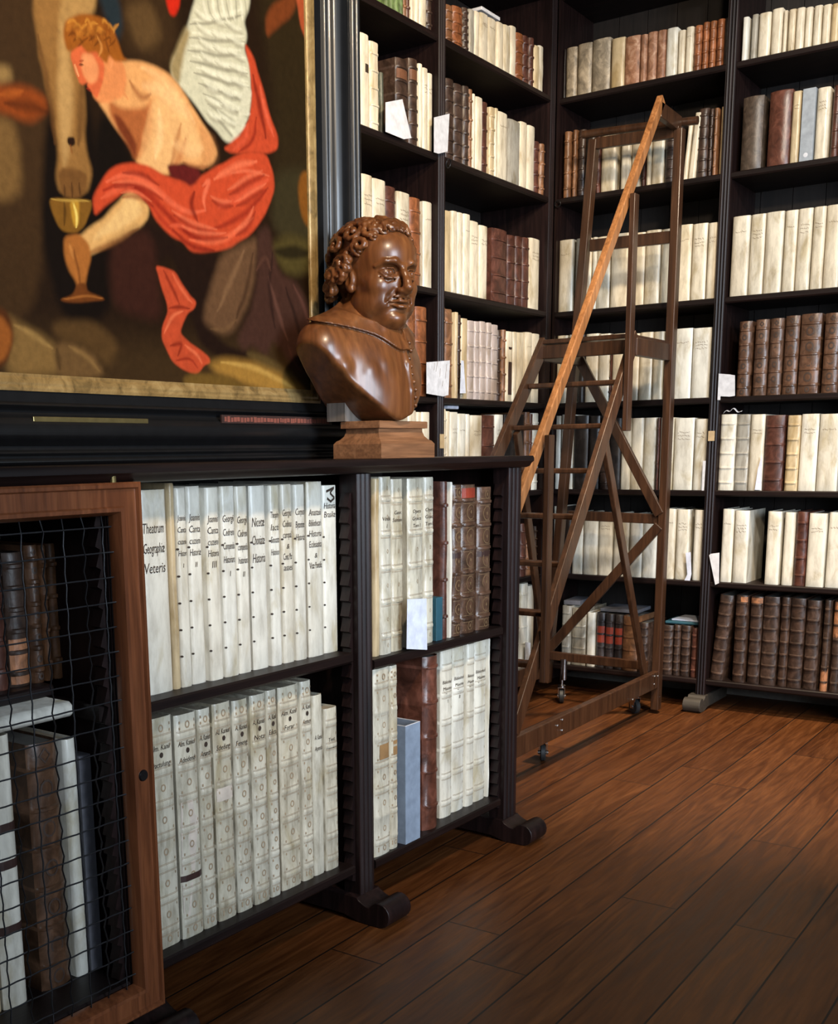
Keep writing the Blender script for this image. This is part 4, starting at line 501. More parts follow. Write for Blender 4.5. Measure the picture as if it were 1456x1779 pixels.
    if k == 'w' and row == 'CGL' and cnt == 1:
        for z in (.28, .52, .655): 
            q = Decal(w, s, p, .0012); q.rect(0, w, h*z, h*z+.018); q.build('leather_strap', M['label_dark'], root)
    mb = MB().add(vs, fs); n0 = len(mb.f); ids = [0]*n0; mats = [mat]
    for q, qm in pats:
        if not q.m.v: continue
        if qm not in mats: mats.append(qm)
        mb.add(q.m.v, q.m.f); ids += [mats.index(qm)]*len(q.m.f)
    o = mb.build('binding', mat, root, smooth=38)
    for qm in mats[1:]: o.data.materials.append(qm)
    if len(mats) > 1: o.data.polygons.foreach_set('material_index', ids)
    return root

GAP = {1: .36, 2: .36, 3: .42, 4: .35, 5: .34, 6: .34, 7: .385}
def place_rows():
    for rn, row in BOOKS.items():
        wall = row['wall']; z = row['z']; off = row['off']; bk = row['books']; n = len(bk)
        case = wall == 'C'; sh = 0 if case else int(rn[2])
        where = CASEROW[rn] if case else f"{SHELFWORD[sh]} shelf, {ROWNAME[rn[:2]]}"
        grp = 'books on ' + where.replace(',', ' of')
        for i, b in enumerate(bk):
            pos, w, h, kind, lean = b[:5]; ex = b[5] if len(b) > 5 else 0
            lo, hi = {'BL': (-2.4295, -1.679), 'BR': (-1.631, 9), 'LL': (3.08, 4.051), 'LM': (4.112, 5.038)}.get(rn[:2], (-9, .712 if rn[:2] == 'CR' else 9))
            if pos < lo: w -= lo-pos; pos = lo
            if pos+w > hi: w = hi-pos
            if w < .006: continue
            if not case: h = min(h, {1: .345, 2: .405, 3: .395, 4: .395, 5: .38, 6: .385, 7: .425}[sh])
            D = {'l': .24, 't': .24}.get(kind[0], .25)*random.uniform(.9, 1.05)
            if case: D = .29*random.uniform(.95, 1.05)
            if rn == 'CGU': D = .2
            if rn == 'CRL' and kind == 'R': D = .33
            w -= .0012
            size = 'slim ' if w < .026 else ('broad ' if w > .07 else '')
            desc = size + KIND_TXT[kind[0]]
            if kind[0] == 'x': desc = {'BR2': 'grey box with round white label', 'CLU': 'grey box with white tape bands', 'CGL': 'slim slate grey box'}[rn]
            elif kind[0] in 'k': pass
            elif kind[0] == 'w' and kind in TITLES: desc = size + 'white vellum folio titled ' + TITLES[kind][0].replace('æ', 'ae')
            elif 't' in kind[1:]: desc += ' book with handwritten title'
            elif 'b' in kind[1:]: desc += ' book with raised bands'
            else: desc += ' book'
            nth = ORD[i] if i < n-1 else 'last'
            lab = f"{desc}, {nth} on {where}"
            if kind in ('w2', 'w3', 'w4'): lab = f"white vellum folio titled Joannis volume {TITLES[kind][4]}, {nth} on {where}"
            if kind in ('w5', 'w6', 'w9'): lab = f"white vellum folio titled {' '.join(TITLES[kind][:2])}, {nth} on {where}"
            if len(lab.split()) > 16: lab = lab.replace(' with handwritten title', ' with title').replace(' with raised bands', ', banded')
            if len(lab.split()) > 16: lab = lab.replace(' book with title', '').replace(' book, banded', '')
            if wall == 'B': loc = (pos, YB+off+ex, z); rz = 0
            elif wall == 'L': loc = (XL-off-ex, pos, z); rz = PI/2
            else:
                q = P0 + T*pos - NN*(off+ex); loc = (q.x, q.y, z); rz = PI/2-DL
            jit = random.uniform(-.003, .006) if not case else random.uniform(0, .006)
            if wall == 'B': loc = (loc[0], loc[1]+jit, z)
            elif wall == 'L': loc = (loc[0]-jit, loc[1], z)
            else: loc = (loc[0]-NN.x*jit, loc[1]-NN.y*jit, z)
            make_book(kind, w, h, D, rn, i, lab, grp, loc, rz, lean)
# ------------------------------------------------ scene layout (metres)
U = 1.2; EYE = 1.2
XL = -2.037*U; YB = 4.25*U
DL = R(1.7146); T = Vector((math.sin(DL), math.cos(DL), 0)); NN = Vector((math.cos(DL), -math.sin(DL), 0))
P0 = Vector((-1.385, 1.98, 0))*.955*U
SHZ = {1: 1.312, 2: .952, 3: .529, 4: .178, 5: -.161, 6: -.503, 7: -.882, 0: 1.675, -1: 2.04}
SHZ = {k: v*U+EYE for k, v in SHZ.items()}
TOPZ = 3.78

def struct(name, mb, mat, **k):
    o = mb.build(name, mat, **k); o['kind'] = 'structure'; return o
def floor_mat():
    m, nt, bs = new_mat('floor_planks')
    tc = N(nt, 'ShaderNodeTexCoord'); sep = N(nt, 'ShaderNodeSeparateXYZ'); nt.links.new(tc.outputs['Object'], sep.inputs[0])
    def mth(op, a, b=None):
        n = N(nt, 'ShaderNodeMath', operation=op)
        for i, q in enumerate((a, b)):
            if q is None: continue
            if isinstance(q, (int, float)): n.inputs[i].default_value = q
            else: nt.links.new(q, n.inputs[i])
        return n.outputs[0]
    u = mth('DIVIDE', mth('ADD', sep.outputs['X'], .625+.1536*20), .1536); idx = mth('FLOOR', u); fu = mth('SUBTRACT', u, idx)
    wn = N(nt, 'ShaderNodeTexWhiteNoise', noise_dimensions='1D'); nt.links.new(idx, wn.inputs['W'])
    v = mth('DIVIDE', mth('ADD', sep.outputs['Y'], mth('MULTIPLY', wn.outputs['Value'], 3.)), 1.75); iv = mth('FLOOR', v); fv = mth('SUBTRACT', v, iv)
    wn2 = N(nt, 'ShaderNodeTexWhiteNoise', noise_dimensions='2D'); cb = N(nt, 'ShaderNodeCombineXYZ'); nt.links.new(idx, cb.inputs[0]); nt.links.new(iv, cb.inputs[1]); nt.links.new(cb.outputs[0], wn2.inputs['Vector'])
    cb2 = N(nt, 'ShaderNodeCombineXYZ'); nt.links.new(mth('MULTIPLY', sep.outputs['X'], 16), cb2.inputs[0]); nt.links.new(mth('MULTIPLY', sep.outputs['Y'], 1.3), cb2.inputs[1]); nt.links.new(mth('MULTIPLY', wn2.outputs['Value'], 50), cb2.inputs[2])
    n1 = noise(nt, cb2.outputs[0], 1.5, 6, .62, 1.6); n2 = noise(nt, cb2.outputs[0], 7, 4)
    col = ramp(nt, n1, (.28, (.043,.0125,.0030)), (.52, (.092,.030,.0072)), (.78, (.145,.052,.0135)))
    col = mixc(nt, .45, col, ramp(nt, n2, (.3, (.3,.3,.3)), (.7, (.8,.8,.8))), 'OVERLAY')
    col = mixc(nt, .8, col, ramp(nt, wn2.outputs['Value'], (0, (.66,.62,.6)), (1, (1.,1.,1.))), 'MULTIPLY')
    e1 = mth('MINIMUM', fu, mth('SUBTRACT', 1, fu)); g1 = mth('LESS_THAN', e1, .016)
    e2 = mth('MINIMUM', fv, mth('SUBTRACT', 1, fv)); g2 = mth('LESS_THAN', e2, .0012)
    gap = mth('MAXIMUM', g1, g2)
    col = mixc(nt, gap, col, (.006,.003,.002)); nt.links.new(col, bs.inputs['Base Color'])
    rg = ramp(nt, n1, (.3, (.36,)*3), (.7, (.52,)*3)); nt.links.new(rg, bs.inputs['Roughness'])
    h = mth('SUBTRACT', mth('MULTIPLY', n1, .35), gap); bump(nt, bs, h, .35, .004); bs.inputs['Specular IOR Level'].default_value = .32
    return m
M['floor'] = floor_mat()
M['wall'] = plain('plaster', (.16,.14,.12), .9); M['ceil'] = plain('ceiling_paint', (.12,.09,.07), .9)
WX = XL-.42; WY = YB+.40
struct('floor', MB().box(WX, 3.4, -1.2, WY, -.05, 0), M['floor'])
struct('wall_left', MB().box(WX-.1, WX, -1.2, WY+.1, 0, 3.95), M['wall'])
struct('wall_back', MB().box(WX, 3.4, WY, WY+.1, 0, 3.95), M['wall'])
struct('ceiling', MB().box(WX, 3.4, -1.2, WY, 3.95, 4.05), M['ceil'])

# ---- wall bookcases: uprights with reeded fronts, shelves, back boards, feet
def upright(w, D, z0, z1, fn):
    """reeded front board in local (across, depth, z); depth 0 = front"""
    prof = [(0, D), (0, .004)]
    nre = 3
    for i in range(nre):
        a = w*(.06+.88*i/nre); b = w*(.06+.88*(i+1)/nre)
        for k in range(5):
            t = k/4; prof.append((a+(b-a)*t, .0045-.0055*math.sin(PI*t)))
    prof += [(w, .004), (w, D)]
    m = MB(); m.prism(prof, z0, z1, lambda u, v, z: fn(u, v, z)); return m
def scroll_foot(w, L, h):
    """sled foot: profile in (forward, z), extruded w; forward>0 sticks out of the case"""
    pr = [(-.30, .012), (-.30, h), (.02, h)]
    for i in range(6): pr.append((.02+(L-.05)*i/5*.55, h-.018*math.sin(PI/2*i/5)))
    for i in range(11):
        a = PI*.72-PI*1.15*i/10; pr.append((L-.032+.032*math.cos(a), .034+.033*math.sin(a)))
    pr += [(L-.06, .0), (.03, .0), (-.02, .012)]
    return pr
left = thing('bookcase', 'tall dark bookcase on the left wall beside the painting', 'bookcase', (XL, 4.1, 0))
back = thing('bookcase', 'tall dark bookcase on the back wall behind the ladder', 'bookcase', (-1.65, YB, 0))
def part(o, parent):
    o.parent = parent; o.matrix_parent_inverse = Matrix.Translation(-Vector(parent.location)); return o
Y1 = 4.109; YC = 5.04; U2A, U2B = -1.677, -1.632; U3A = -.955
for (a, b) in ((3.02, 3.075), (Y1-.055, Y1)):
    part(upright(b-a, .36, .05, TOPZ, lambda u, v, z, a=a: (XL-v, a+u, z)).build('upright', M['case'], smooth=35), left)
part(upright(.055, .36, .05, TOPZ, lambda u, v, z: (XL-v, YC+u, z)).build('upright', M['case'], smooth=35), left)
for (a, b) in ((U2A, U2B), (U3A, U3A+.045)):
    part(upright(b-a, .36, .07, TOPZ, lambda u, v, z, a=a: (a+u, YB+v, z)).build('upright', M['case'], smooth=35), back)
part(MB().box(XL-.0, XL+.012, YB-.003, YB+.35, .05, TOPZ).build('upright', M['case']), back)
def shelf_mb(a, b, z, D, fn, sag=0):
    m = MB(); n = 10; pr = [(-.0, -.004), (-.0, -.020), (.006, -.026), (D, -.026), (D, 0), (.004, 0)]
    vs = []; fs = []; k = len(pr)
    for i in range(n+1):
        t = i/n; x = a+(b-a)*t; dz = -sag*math.sin(PI*t)
        for d, zz in pr: vs.append(fn(x, d, z+zz+dz))
    for i in range(n):
        for j in range(k): fs.append((i*k+j, i*k+(j+1) % k, (i+1)*k+(j+1) % k, (i+1)*k+j))
    fs += [tuple(range(k)), tuple(range(n*k, n*k+k))[::-1]]
    return m.add(vs, fs)
fl = lambda x, d, z: (XL-.003-d, x, z); fb = lambda x, d, z: (x, YB+.003+d, z)
for s, z in SHZ.items():
    part(shelf_mb(3.0755, Y1-.0555, z, .35, fl).build('shelf', M['case_y'], smooth=30), left)
    part(shelf_mb(Y1+.0005, YC-.0005, z, .35, fl).build('shelf', M['case_y'], smooth=30), left)
    part(shelf_mb(XL+.0125, U2A-.0005, z, .35, fb).build('shelf', M['case_x'], smooth=30), back)
    part(shelf_mb(U2B+.0005, U3A-.0005, z, .35, fb).build('shelf', M['case_x'], smooth=30), back)
def boards(a, b, fn, n):
    m = MB()
    for i in range(n):
        x0 = a+(b-a)*i/n; x1 = a+(b-a)*(i+1)/n-.003
        m.prism([(x0, .36), (x1, .36), (x1, .375), (x0, .375)], .06, TOPZ, fn)
    return m
part(boards(3.02, YC+.055, lambda u, v, z: (XL-v, u, z), 14).build('back_panel', M['panel']), left)
part(boards(XL, U3A+.045, lambda u, v, z: (u, YB+v, z), 11).build('back_panel', M['panel']), back)
part(MB().box(XL-.36, XL, 3.02, YC+.055, TOPZ, TOPZ+.03).build('top_board', M['case_y']), left)
part(MB().box(XL, U3A+.045, YB, YB+.37, TOPZ, TOPZ+.03).build('top_board', M['case_x']), back)
for a in (U2A-.005, U3A-.0):
    part(MB().prism(scroll_foot(.08, .10, .07), a-.02, a+.06, lambda u, v, w: (w, YB-u, v)).build('foot', M['foot'] if 'foot' in M else M['case'], smooth=40, bevel=.002), back)
for a in (3.03, Y1-.06):
    part(MB().prism(scroll_foot(.08, .10, .07), a, a+.07, lambda u, v, w: (XL+u, w, v)).build('foot', M['case'], smooth=40, bevel=.002), left)
def ring(c, r, ax):
    pts = [(c[0]+(r*math.cos(q) if ax == 'x' else .3*r*math.sin(q)), c[1]+(0 if ax == 'x' else r*math.cos(q)), c[2]+r*math.sin(q)-r) for q in np.linspace(0, 2*PI, 18)[:-1]]
    return MB().tube(pts, .0022, 6, True)
part(ring((XL+.012, Y1-.002, SHZ[2]-.012), .016, 'y').build('curtain_ring', M['iron'], smooth=60), left)
part(ring((XL+.02, YB-.012, SHZ[2]-.012), .014, 'x').build('curtain_ring', M['iron'], smooth=60), back)
part(MB().box(U2A+.003, U2A+.032, YB-.0045, YB-.0022, EYE+.024, EYE+.068).build('shelf_label', M['label_pale'], bevel=.001), back)
part(MB().box(XL+.0022, XL+.0045, Y1-.044, Y1-.012, EYE+.008, EYE+.066).build('shelf_label', M['label_pale']), left)

# ------------------------------------------------------ low bookcase
K = .955*U
low = thing('low_bookcase', 'low dark bookcase in front holding the lettered white folios, painting and bust on top', 'bookcase', (P0.x, P0.y, 0), PI/2-DL)
# local axes: x along the case (to the right), y into the case, z up
lz = lambda u: u*K+EYE
def lp(name, mb, mat, **k): return mb.build(name, mat, low, **k)
CD = .50; S0 = -1.39*K; S1 = .709*K; LT = 1.181
pr = [(-.022, 0), (-.026, -.006), (-.026, -.015), (-.018, -.021), (-.012, -.030), (.0, -.034), (CD, -.034), (CD, 0)]
lp('top', MB().prism(pr, S0-.02, S1+.022, lambda u, v, w: (w, u, LT+v)), M['case_x'], smooth=40)
def low_post(a, b):
    return upright(b-a, .055, .065, LT-.035, lambda u, v, z: (a+u, v, z))
PST = [(-.70*K, -.63*K), (-.012*K, .042*K), (.640*K, .709*K)]
for a, b in PST + [(S0, S0+.06)]: lp('post', low_post(a, b), M['case'], smooth=35)
for a, b in PST + [(S0, S0+.06)]: lp('side_panel', MB().box((a+b)/2-.009, (a+b)/2+.009, .0555, CD-.02, .08, LT-.035), M['case'])
lp('back_panel', MB().box(S0, S1, CD-.018, CD, .08, LT-.035), M['panel'])
def rack(x, sgn, wd=.016):
    """saw-toothed strip that carries the movable shelf cleats"""
    pr = [(0, .10)]; z = .10; st = .0385
    while z + st < LT-.05:
        pr += [(wd*sgn, z+.006), (wd*.3*sgn, z+st)]; z += st
    pr += [(0, z)]
    return MB().prism([(x+u, v) for u, v in pr], .018, .045, lambda u, v, w: (u, w, v))
for i, (a, b) in enumerate(PST):
    lp('rack_teeth', rack(a-.0005, -1), M['case'])
    if i < 2: lp('rack_teeth', rack(b+.0005, 1, .006), M['case'])
ZS = {n: BOOKS[n]['z'] for n in CASEROW}
fc = lambda x, d, z: (x, .002+d, z)
lp('shelf', shelf_mb(PST[0][1]+.007, PST[1][0]-.021, ZS['CLU'], CD-.03, fc), M['case_x'], smooth=30)
lp('shelf', shelf_mb(PST[0][1]+.007, PST[1][0]-.021, ZS['CLL'], CD-.03, fc), M['case_x'], smooth=30)
lp('shelf', shelf_mb(PST[1][1]+.007, PST[2][0]-.021, ZS['CRU'], CD-.03, fc), M['case_x'], smooth=30)
lp('shelf', shelf_mb(PST[1][1]+.007, PST[2][0]-.021, ZS['CRL'], CD-.03, fc), M['case_x'], smooth=30)
lp('shelf', shelf_mb(S0+.061, PST[0][0]-.001, ZS['CGL'], CD-.03, fc), M['case_x'], smooth=30)
lp('shelf', shelf_mb(S0+.061, PST[0][0]-.021, ZS['CGU'], CD-.19, lambda x, d, z: (x, .165+d, z)), M['case_x'], smooth=30)
lp('shelf_cleat', MB().box(PST[0][0]-.02, PST[0][0]-.001, .03, CD-.03, ZS['CGU']-.06, ZS['CGU']-.028), M['case_x'])
for a, b in PST[1:]:
    lp('foot', MB().prism(scroll_foot(.1, .125, .066), (a+b)/2-.055, (a+b)/2+.045, lambda u, v, w: (w, -u+.02, v)), M['case'], smooth=40, bevel=.002)
lp('foot', MB().prism(scroll_foot(.1, .125, .066), PST[0][0]-.01, PST[0][0]+.09, lambda u, v, w: (w, -u+.02, v)), M['case'], smooth=40, bevel=.002)
# wire door
dx0, dx1, dz0, dz1 = S0+.02, -.645*K, lz(-.982), lz(-.044)
dr = MB(); w = .062; t = .030
def stile(prof, a, b, fn): dr.prism(prof, a, b, fn)
# mitred frame with bead mouldings: sweep profile round the rectangle
prof = [(0, 0), (0, -.026), (.004, -.030), (.010, -.030), (.013, -.024), (.044, -.024), (.047, -.029), (.054, -.028), (.060, -.014), (.062, -.004), (.062, 0)]
vs = []; fs = []; n = len(prof)
for cx, cz, sx, sz in ((dx0, dz0, 1, 1), (dx1, dz0, -1, 1), (dx1, dz1, -1, -1), (dx0, dz1, 1, -1)):
    for u, v in prof: vs.append((cx+sx*u, v-.003, cz+sz*u))
for i in range(4):
    for j in range(n):
        fs.append((i*n+j, i*n+(j+1) % n, ((i+1) % 4)*n+(j+1) % n, ((i+1) % 4)*n+j))
door = lp('door', MB().add(vs, fs), M['door'], smooth=30); door['label'] = 'red-brown framed wire-mesh door'
wm = MB(); g = .0500; nx = int((dx1-dx0-.12)/g); nz = int((dz1-dz0-.12)/g)
hx = dx1-.062-.022; 
for i in range(nx+1):
    x = hx-i*g*.92
    if x < dx0+.06: break
    wm.tube([(x+.0022*(1 if k % 2 else -1), -.010+.0012*(1 if (k+i) % 2 else -1), dz0+.06+(dz1-dz0-.12)*k/(2*nz)) for k in range(2*nz+1)], .0016, 6)
for j in range(nz+1):
    z = dz1-.062-.020-j*g*.955
    if z < dz0+.06: break
    wm.tube([(dx0+.06+(dx1-dx0-.12)*k/(2*nx), -.010-.0012*(1 if (k+j) % 2 else -1), z) for k in range(2*nx+1)], .0016, 6)
q = wm.build('wire_mesh', M['iron'], door, smooth=60)
MB().lathe([(0, -.0025), (.010, -.0025), (.012, 0), (.012, .003), (0, .003)], (dx1-.028, -.0275, lz(-.545)), 16, 'y').build('keyhole', M['ebony'], door, smooth=40)
MB().lathe([(0, 0), (.006, 0), (.006, .014), (0, .014)], (dx1-.055, -.014, dz1), 10).build('catch', M['brass'], door)

# ------------------------------------------------------------- ladder
lad = thing('library_ladder', 'tall brown wooden library ladder on castors in the corner', 'ladder', (-1.78*U, 3.6*U, 0))
def L(x, y, z): return (x*U, y*U, z*U+EYE)
def pl(name, mb, mat='ladder', **k): return part(mb.build(name, M[mat], **k), lad)
rx = -1.497
def lx(z): return -1.853-.106*(.04-z) if z < .04 else -1.853+.036*(z-.04)
pl('back_post', MB().beam(L(rx, 4.1, -.985), L(rx, 4.1, 1.085), .036, .046, (1,0,0)), bevel=.003)
pl('back_post', MB().beam(L(lx(-.93), 4.1, -.93), L(lx(1.12), 4.1, 1.10), .036, .046, (1,0,0)), bevel=.003)
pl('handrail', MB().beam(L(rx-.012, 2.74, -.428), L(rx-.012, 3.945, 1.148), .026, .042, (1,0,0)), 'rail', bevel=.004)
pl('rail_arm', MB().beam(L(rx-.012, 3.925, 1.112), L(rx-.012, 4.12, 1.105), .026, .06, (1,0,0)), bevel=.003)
pl('top_rail', MB().beam(L(-1.81, 4.095, 1.085), L(rx, 4.095, 1.075), .024, .046, (0,1,0)), bevel=.003)
pl('hook_bar', MB().tube([L(-1.875, 4.135, 1.135), L(-1.66, 4.135, 1.125), L(-1.447, 4.135, 1.112)], .017, 10), smooth=40)
pl('back_rail', MB().beam(L(lx(.735)+.01, 4.098, .735), L(rx-.01, 4.098, .73), .022, .050, (0,1,0)), bevel=.003)
pl('back_rail', MB().beam(L(lx(-.255)+.01, 4.098, -.255), L(rx-.01, 4.098, -.262), .022, .044, (0,1,0)), bevel=.003)
pl('back_rail', MB().beam(L(lx(-.82), 4.075, -.812), L(rx-.03, 4.075, -.815), .026, .040, (0,1,0)), bevel=.003)
pl('back_brace', MB().beam(L(lx(.33), 4.085, .33), L(rx-.01, 4.085, -.245), .02, .044, (0,1,0)), bevel=.003)
pl('back_brace', MB().beam(L(lx(-.80), 4.085, -.79), L(rx-.01, 4.085, -.285), .02, .044, (0,1,0)), bevel=.003)
# stringers, treads, platform
pl('stringer', MB().beam(L(rx-.006, 2.93, -.83), L(rx-.006, 3.775, .372), .024, .062, (1,0,0)), bevel=.003)
pl('stringer', MB().beam(L(lx(-.80), 2.95, -.80), L(lx(.36)+.004, 3.775, .372), .024, .062, (1,0,0)), bevel=.003)
for z in (.215, .072, -.072, -.215, -.36, -.505, -.65):
    y = 3.766-(.357-z)/1.46
    pl('tread', MB().beam(L(lx(z)+.008, y+.012, z), L(rx-.012, y+.012, z), .062, .020, (0,1,0)), bevel=.005)
pl('platform', MB().box((lx(.36)+.012)*U, (rx-.014)*U, 3.745*U, 4.085*U, EYE+.362*U, EYE+.362*U+.018), bevel=.003)
pl('platform_rail', MB().beam(L(lx(.33)+.01, 3.76, .335), L(rx-.015, 3.76, .335), .024, .055, (0,1,0)), bevel=.003)
pl('platform_rail', MB().beam(L(rx-.004, 3.765, .334), L(rx-.004, 4.08, .334), .026, .070, (1,0,0)), bevel=.003)
pl('platform_rail', MB().beam(L(lx(.33), 3.765, .334), L(lx(.33), 4.08, .334), .026, .070, (1,0,0)), bevel=.003)
pl('rail_post', MB().beam(L(rx+.018, 3.668, .055), L(rx+.018, 3.668, .80), .022, .044, (1,0,0)), bevel=.003)
pl('rail_post', MB().beam(L(rx+.018, 3.085, -.70), L(rx+.018, 3.085, .04), .022, .040, (1,0,0)), bevel=.003)
pl('strut', MB().beam(L(rx-.024, 3.565, .06), L(rx-.024, 4.035, -.85), .020, .044, (1,0,0)), bevel=.003)
pl('strut', MB().beam(L(lx(.05)+.02, 3.565, .06), L(lx(-.85)+.02, 4.035, -.85), .020, .044, (1,0,0)), bevel=.003)
for x, yy in ((rx, 0), (lx(-.87), 0)):
    s = 1 if x == rx else -1
    pl('base_beam', MB().beam(L(x-.0, 2.86, -.872), L(x-.0, 4.105, -.864), .030, .078, (1,0,0)), bevel=.004)
    for y, z in ((4.04, -.845), (4.04, -.875), (4.075, -.85), (3.20, -.862), (3.235, -.85), (3.235, -.885), (3.83, -.895), (4.1, -.935)):
        b = MB().lathe([(.0, 0), (.0055, 0), (.004, .003), (0, .004)], (x*U+s*.0152, y*U, z*U+EYE), 8, 'x')
        if s == 1: pl('bolt', b, 'chrome')
def castor(x, y, stem, turn):
    r = .034
    c = part(MB().lathe([(0, 0), (r-.004, 0), (r, .004), (r, .018), (r-.004, .022), (0, .022)], (-.011, 0, 0), 20, 'x').build('castor', M['rubber'], smooth=40), lad)
    c.location = (x, y, r+.001); c.rotation_euler = (0, 0, turn)
    f = MB()
    for sx in (-.0165, .0135): f.prism([(-.012, -.008), (.012, -.008), (.022, .040), (-.022, .040)], sx, sx+.003, lambda u, v, w: (w, u, v))
    f.box(-.0165, .0165, -.022, .022, .040, .044)
    f.lathe([(.019, .044), (.019, .052), (.009, .056), (.009, stem), (0, stem)], (0, 0, 0), 14); f.lathe([(0, -.020), (.008, -.020), (.008, .020), (0, .020)], (0, 0, 0), 10, 'x')
    f.build('castor_fork', M['chrome'], c, smooth=40)
castor(rx*U-.075, 4.045*U, .085, 1.0); castor(rx*U-.072, 3.25*U, .085, .46)
castor(lx(-.87)*U+.09, 4.07*U, .10, .4); castor(lx(-.87)*U+.07, 3.25*U, .085, .2)
pl('castor_bracket', MB().box((rx-.075)*U, (rx-.02)*U, 4.0*U, 4.09*U, EYE-.905*U, EYE-.88*U))
pl('castor_bracket', MB().box((rx-.075)*U, (rx-.02)*U, 3.2*U, 3.30*U, EYE-.905*U, EYE-.88*U))
pl('spring_housing', MB().lathe([(0, -.03), (.016, -.03), (.016, .07), (0, .07)], (lx(-.87)*U+.099, 4.07*U, .145), 14), 'chrome', smooth=40)
# ----------------------------------------------------------- painting
def canvas_mat():
    m, nt, bs = new_mat('oil_paint'); a = N(nt, 'ShaderNodeAttribute', attribute_name='paint')
    v = coords(nt, (1,1,1), False); n = noise(nt, v, 60, 5, .6); n2 = noise(nt, v, 500, 2)
    c = mixc(nt, .30, a.outputs['Color'], ramp(nt, n, (.25, (.25,)*3), (.75, (.8,)*3)), 'OVERLAY')
    nt.links.new(c, bs.inputs['Base Color']); bs.inputs['Roughness'].default_value = .42; bs.inputs['Specular IOR Level'].default_value = .12
    bump(nt, bs, n2, .12, .002); return m
FX = -1.545*U; CX_ = FX-.016
CY0, CY1, CZ0, CZ1 = 1.25, 2.450, 1.3529, 2.42
GY1, GZ0 = 2.4803, 1.3279
FY0, FY1, FZ0, FZ1 = 1.02, 2.6724, LT+.001, 2.62
pic = thing('painting', 'large oil painting of a kneeling winged figure in red drapery, black and gilt frame', 'painting', (FX-.03, 1.8, LT))
def pp(name, mb, mat, **k): return part(mb.build(name, mat, **k), pic)
def chaikin(p, closed, it=2):
    p = np.array(p, float)
    for _ in range(it):
        if closed: q = np.roll(p, -1, 0); p = np.stack([.8*p+.2*q, .2*p+.8*q], 1).reshape(-1, 2)
        else:
            a, b = p[:-1], p[1:]; m = np.stack([.75*a+.25*b, .25*a+.75*b], 1).reshape(-1, 2); p = np.concatenate([p[:1], m, p[-1:]])
    return p
def paint_canvas():
    nu, nv = 420, 400
    ys = np.linspace(CY0, CY1, nu); zs = np.linspace(CZ0, CZ1, nv); Yg, Zg = np.meshgrid(ys, zs, indexing='ij')
    wob = .0010*np.sin(Yg*61+3*np.sin(Zg*37)) + .0006*np.sin(Zg*83+2*np.sin(Yg*49))
    Yp = Yg+wob; Zp = Zg+.0009*np.sin(Yg*53+Zg*31)
    C = np.zeros((nu, nv, 3))
    lin = lambda c: np.where(np.array(c)/255. <= .04045, np.array(c)/255./12.92, ((np.array(c)/255.+.055)/1.055)**2.4)
    for e in PAINT:
        k, c, wd, pts = e[:4]; wd *= 1.7; pts = chaikin(pts, k == 'p'); col = lin(c); L_ = np.concatenate([[0], np.cumsum(np.hypot(*np.diff(pts, axis=0).T))])
        pad = wd*1.3+.004
        i0, i1 = np.searchsorted(ys, pts[:,0].min()-pad), np.searchsorted(ys, pts[:,0].max()+pad)
        j0, j1 = np.searchsorted(zs, pts[:,1].min()-pad), np.searchsorted(zs, pts[:,1].max()+pad)
        if i1 <= i0 or j1 <= j0: continue
        A = Yp[i0:i1, j0:j1]; B = Zp[i0:i1, j0:j1]
        d2 = np.full(A.shape, 9e9); tt = np.zeros(A.shape); inside = np.zeros(A.shape, bool); m = len(pts)
        for a in range(m if k == 'p' else m-1):
            x0, z0 = pts[a]; x1, z1 = pts[(a+1) % m]; dx, dz = x1-x0, z1-z0
            t = np.clip(((A-x0)*dx+(B-z0)*dz)/max(dx*dx+dz*dz, 1e-12), 0, 1)
            dn = (A-x0-t*dx)**2+(B-z0-t*dz)**2
            if k == 's': tt = np.where(dn < d2, (L_[a]+t*(L_[a+1]-L_[a]))/L_[-1], tt)
            d2 = np.minimum(d2, dn)
            if k == 'p':
                cr = (z0 > B) != (z1 > B); inside ^= cr & (A < dx*(B-z0)/(dz if abs(dz) > 1e-12 else 1e-12)+x0)
        d = np.sqrt(d2)
        if k == 'p': al = np.clip(.5-np.where(inside, -d, d)/max(wd, 1e-5), 0, 1); al = al*al*(3-2*al)
        else: al = np.clip(1-d/(np.maximum(wd*.85*np.sqrt(np.clip(np.sin(PI*np.clip(tt, .04, .96)), 0, 1)), 1e-5)), 0, 1); al = (al*al*(3-2*al))*e[4]*.95
        C[i0:i1, j0:j1] = C[i0:i1, j0:j1]*(1-al[..., None])+col*al[..., None]*np.array(PAINT_GAIN)
    V = np.stack([np.full(Yg.shape, CX_), Yg, Zg], -1).reshape(-1, 3)
    idx = np.arange(nu*nv).reshape(nu, nv)
    F = np.stack([idx[:-1,:-1], idx[1:,:-1], idx[1:,1:], idx[:-1,1:]], -1).reshape(-1, 4)
    me = bpy.data.meshes.new('canvas'); me.vertices.add(len(V)); me.vertices.foreach_set('co', V.ravel())
    me.loops.add(F.size); me.loops.foreach_set('vertex_index', F.ravel()); me.polygons.add(len(F)); me.polygons.foreach_set('loop_start', np.arange(0, F.size, 4)); me.update()
    at = me.color_attributes.new('paint', 'FLOAT_COLOR', 'POINT'); at.data.foreach_set('color', np.concatenate([C.reshape(-1, 3), np.ones((nu*nv, 1))], 1).ravel())
    me.materials.append(canvas_mat()); o = bpy.data.objects.new('canvas', me); COL.objects.link(o); part(o, pic)
paint_canvas()
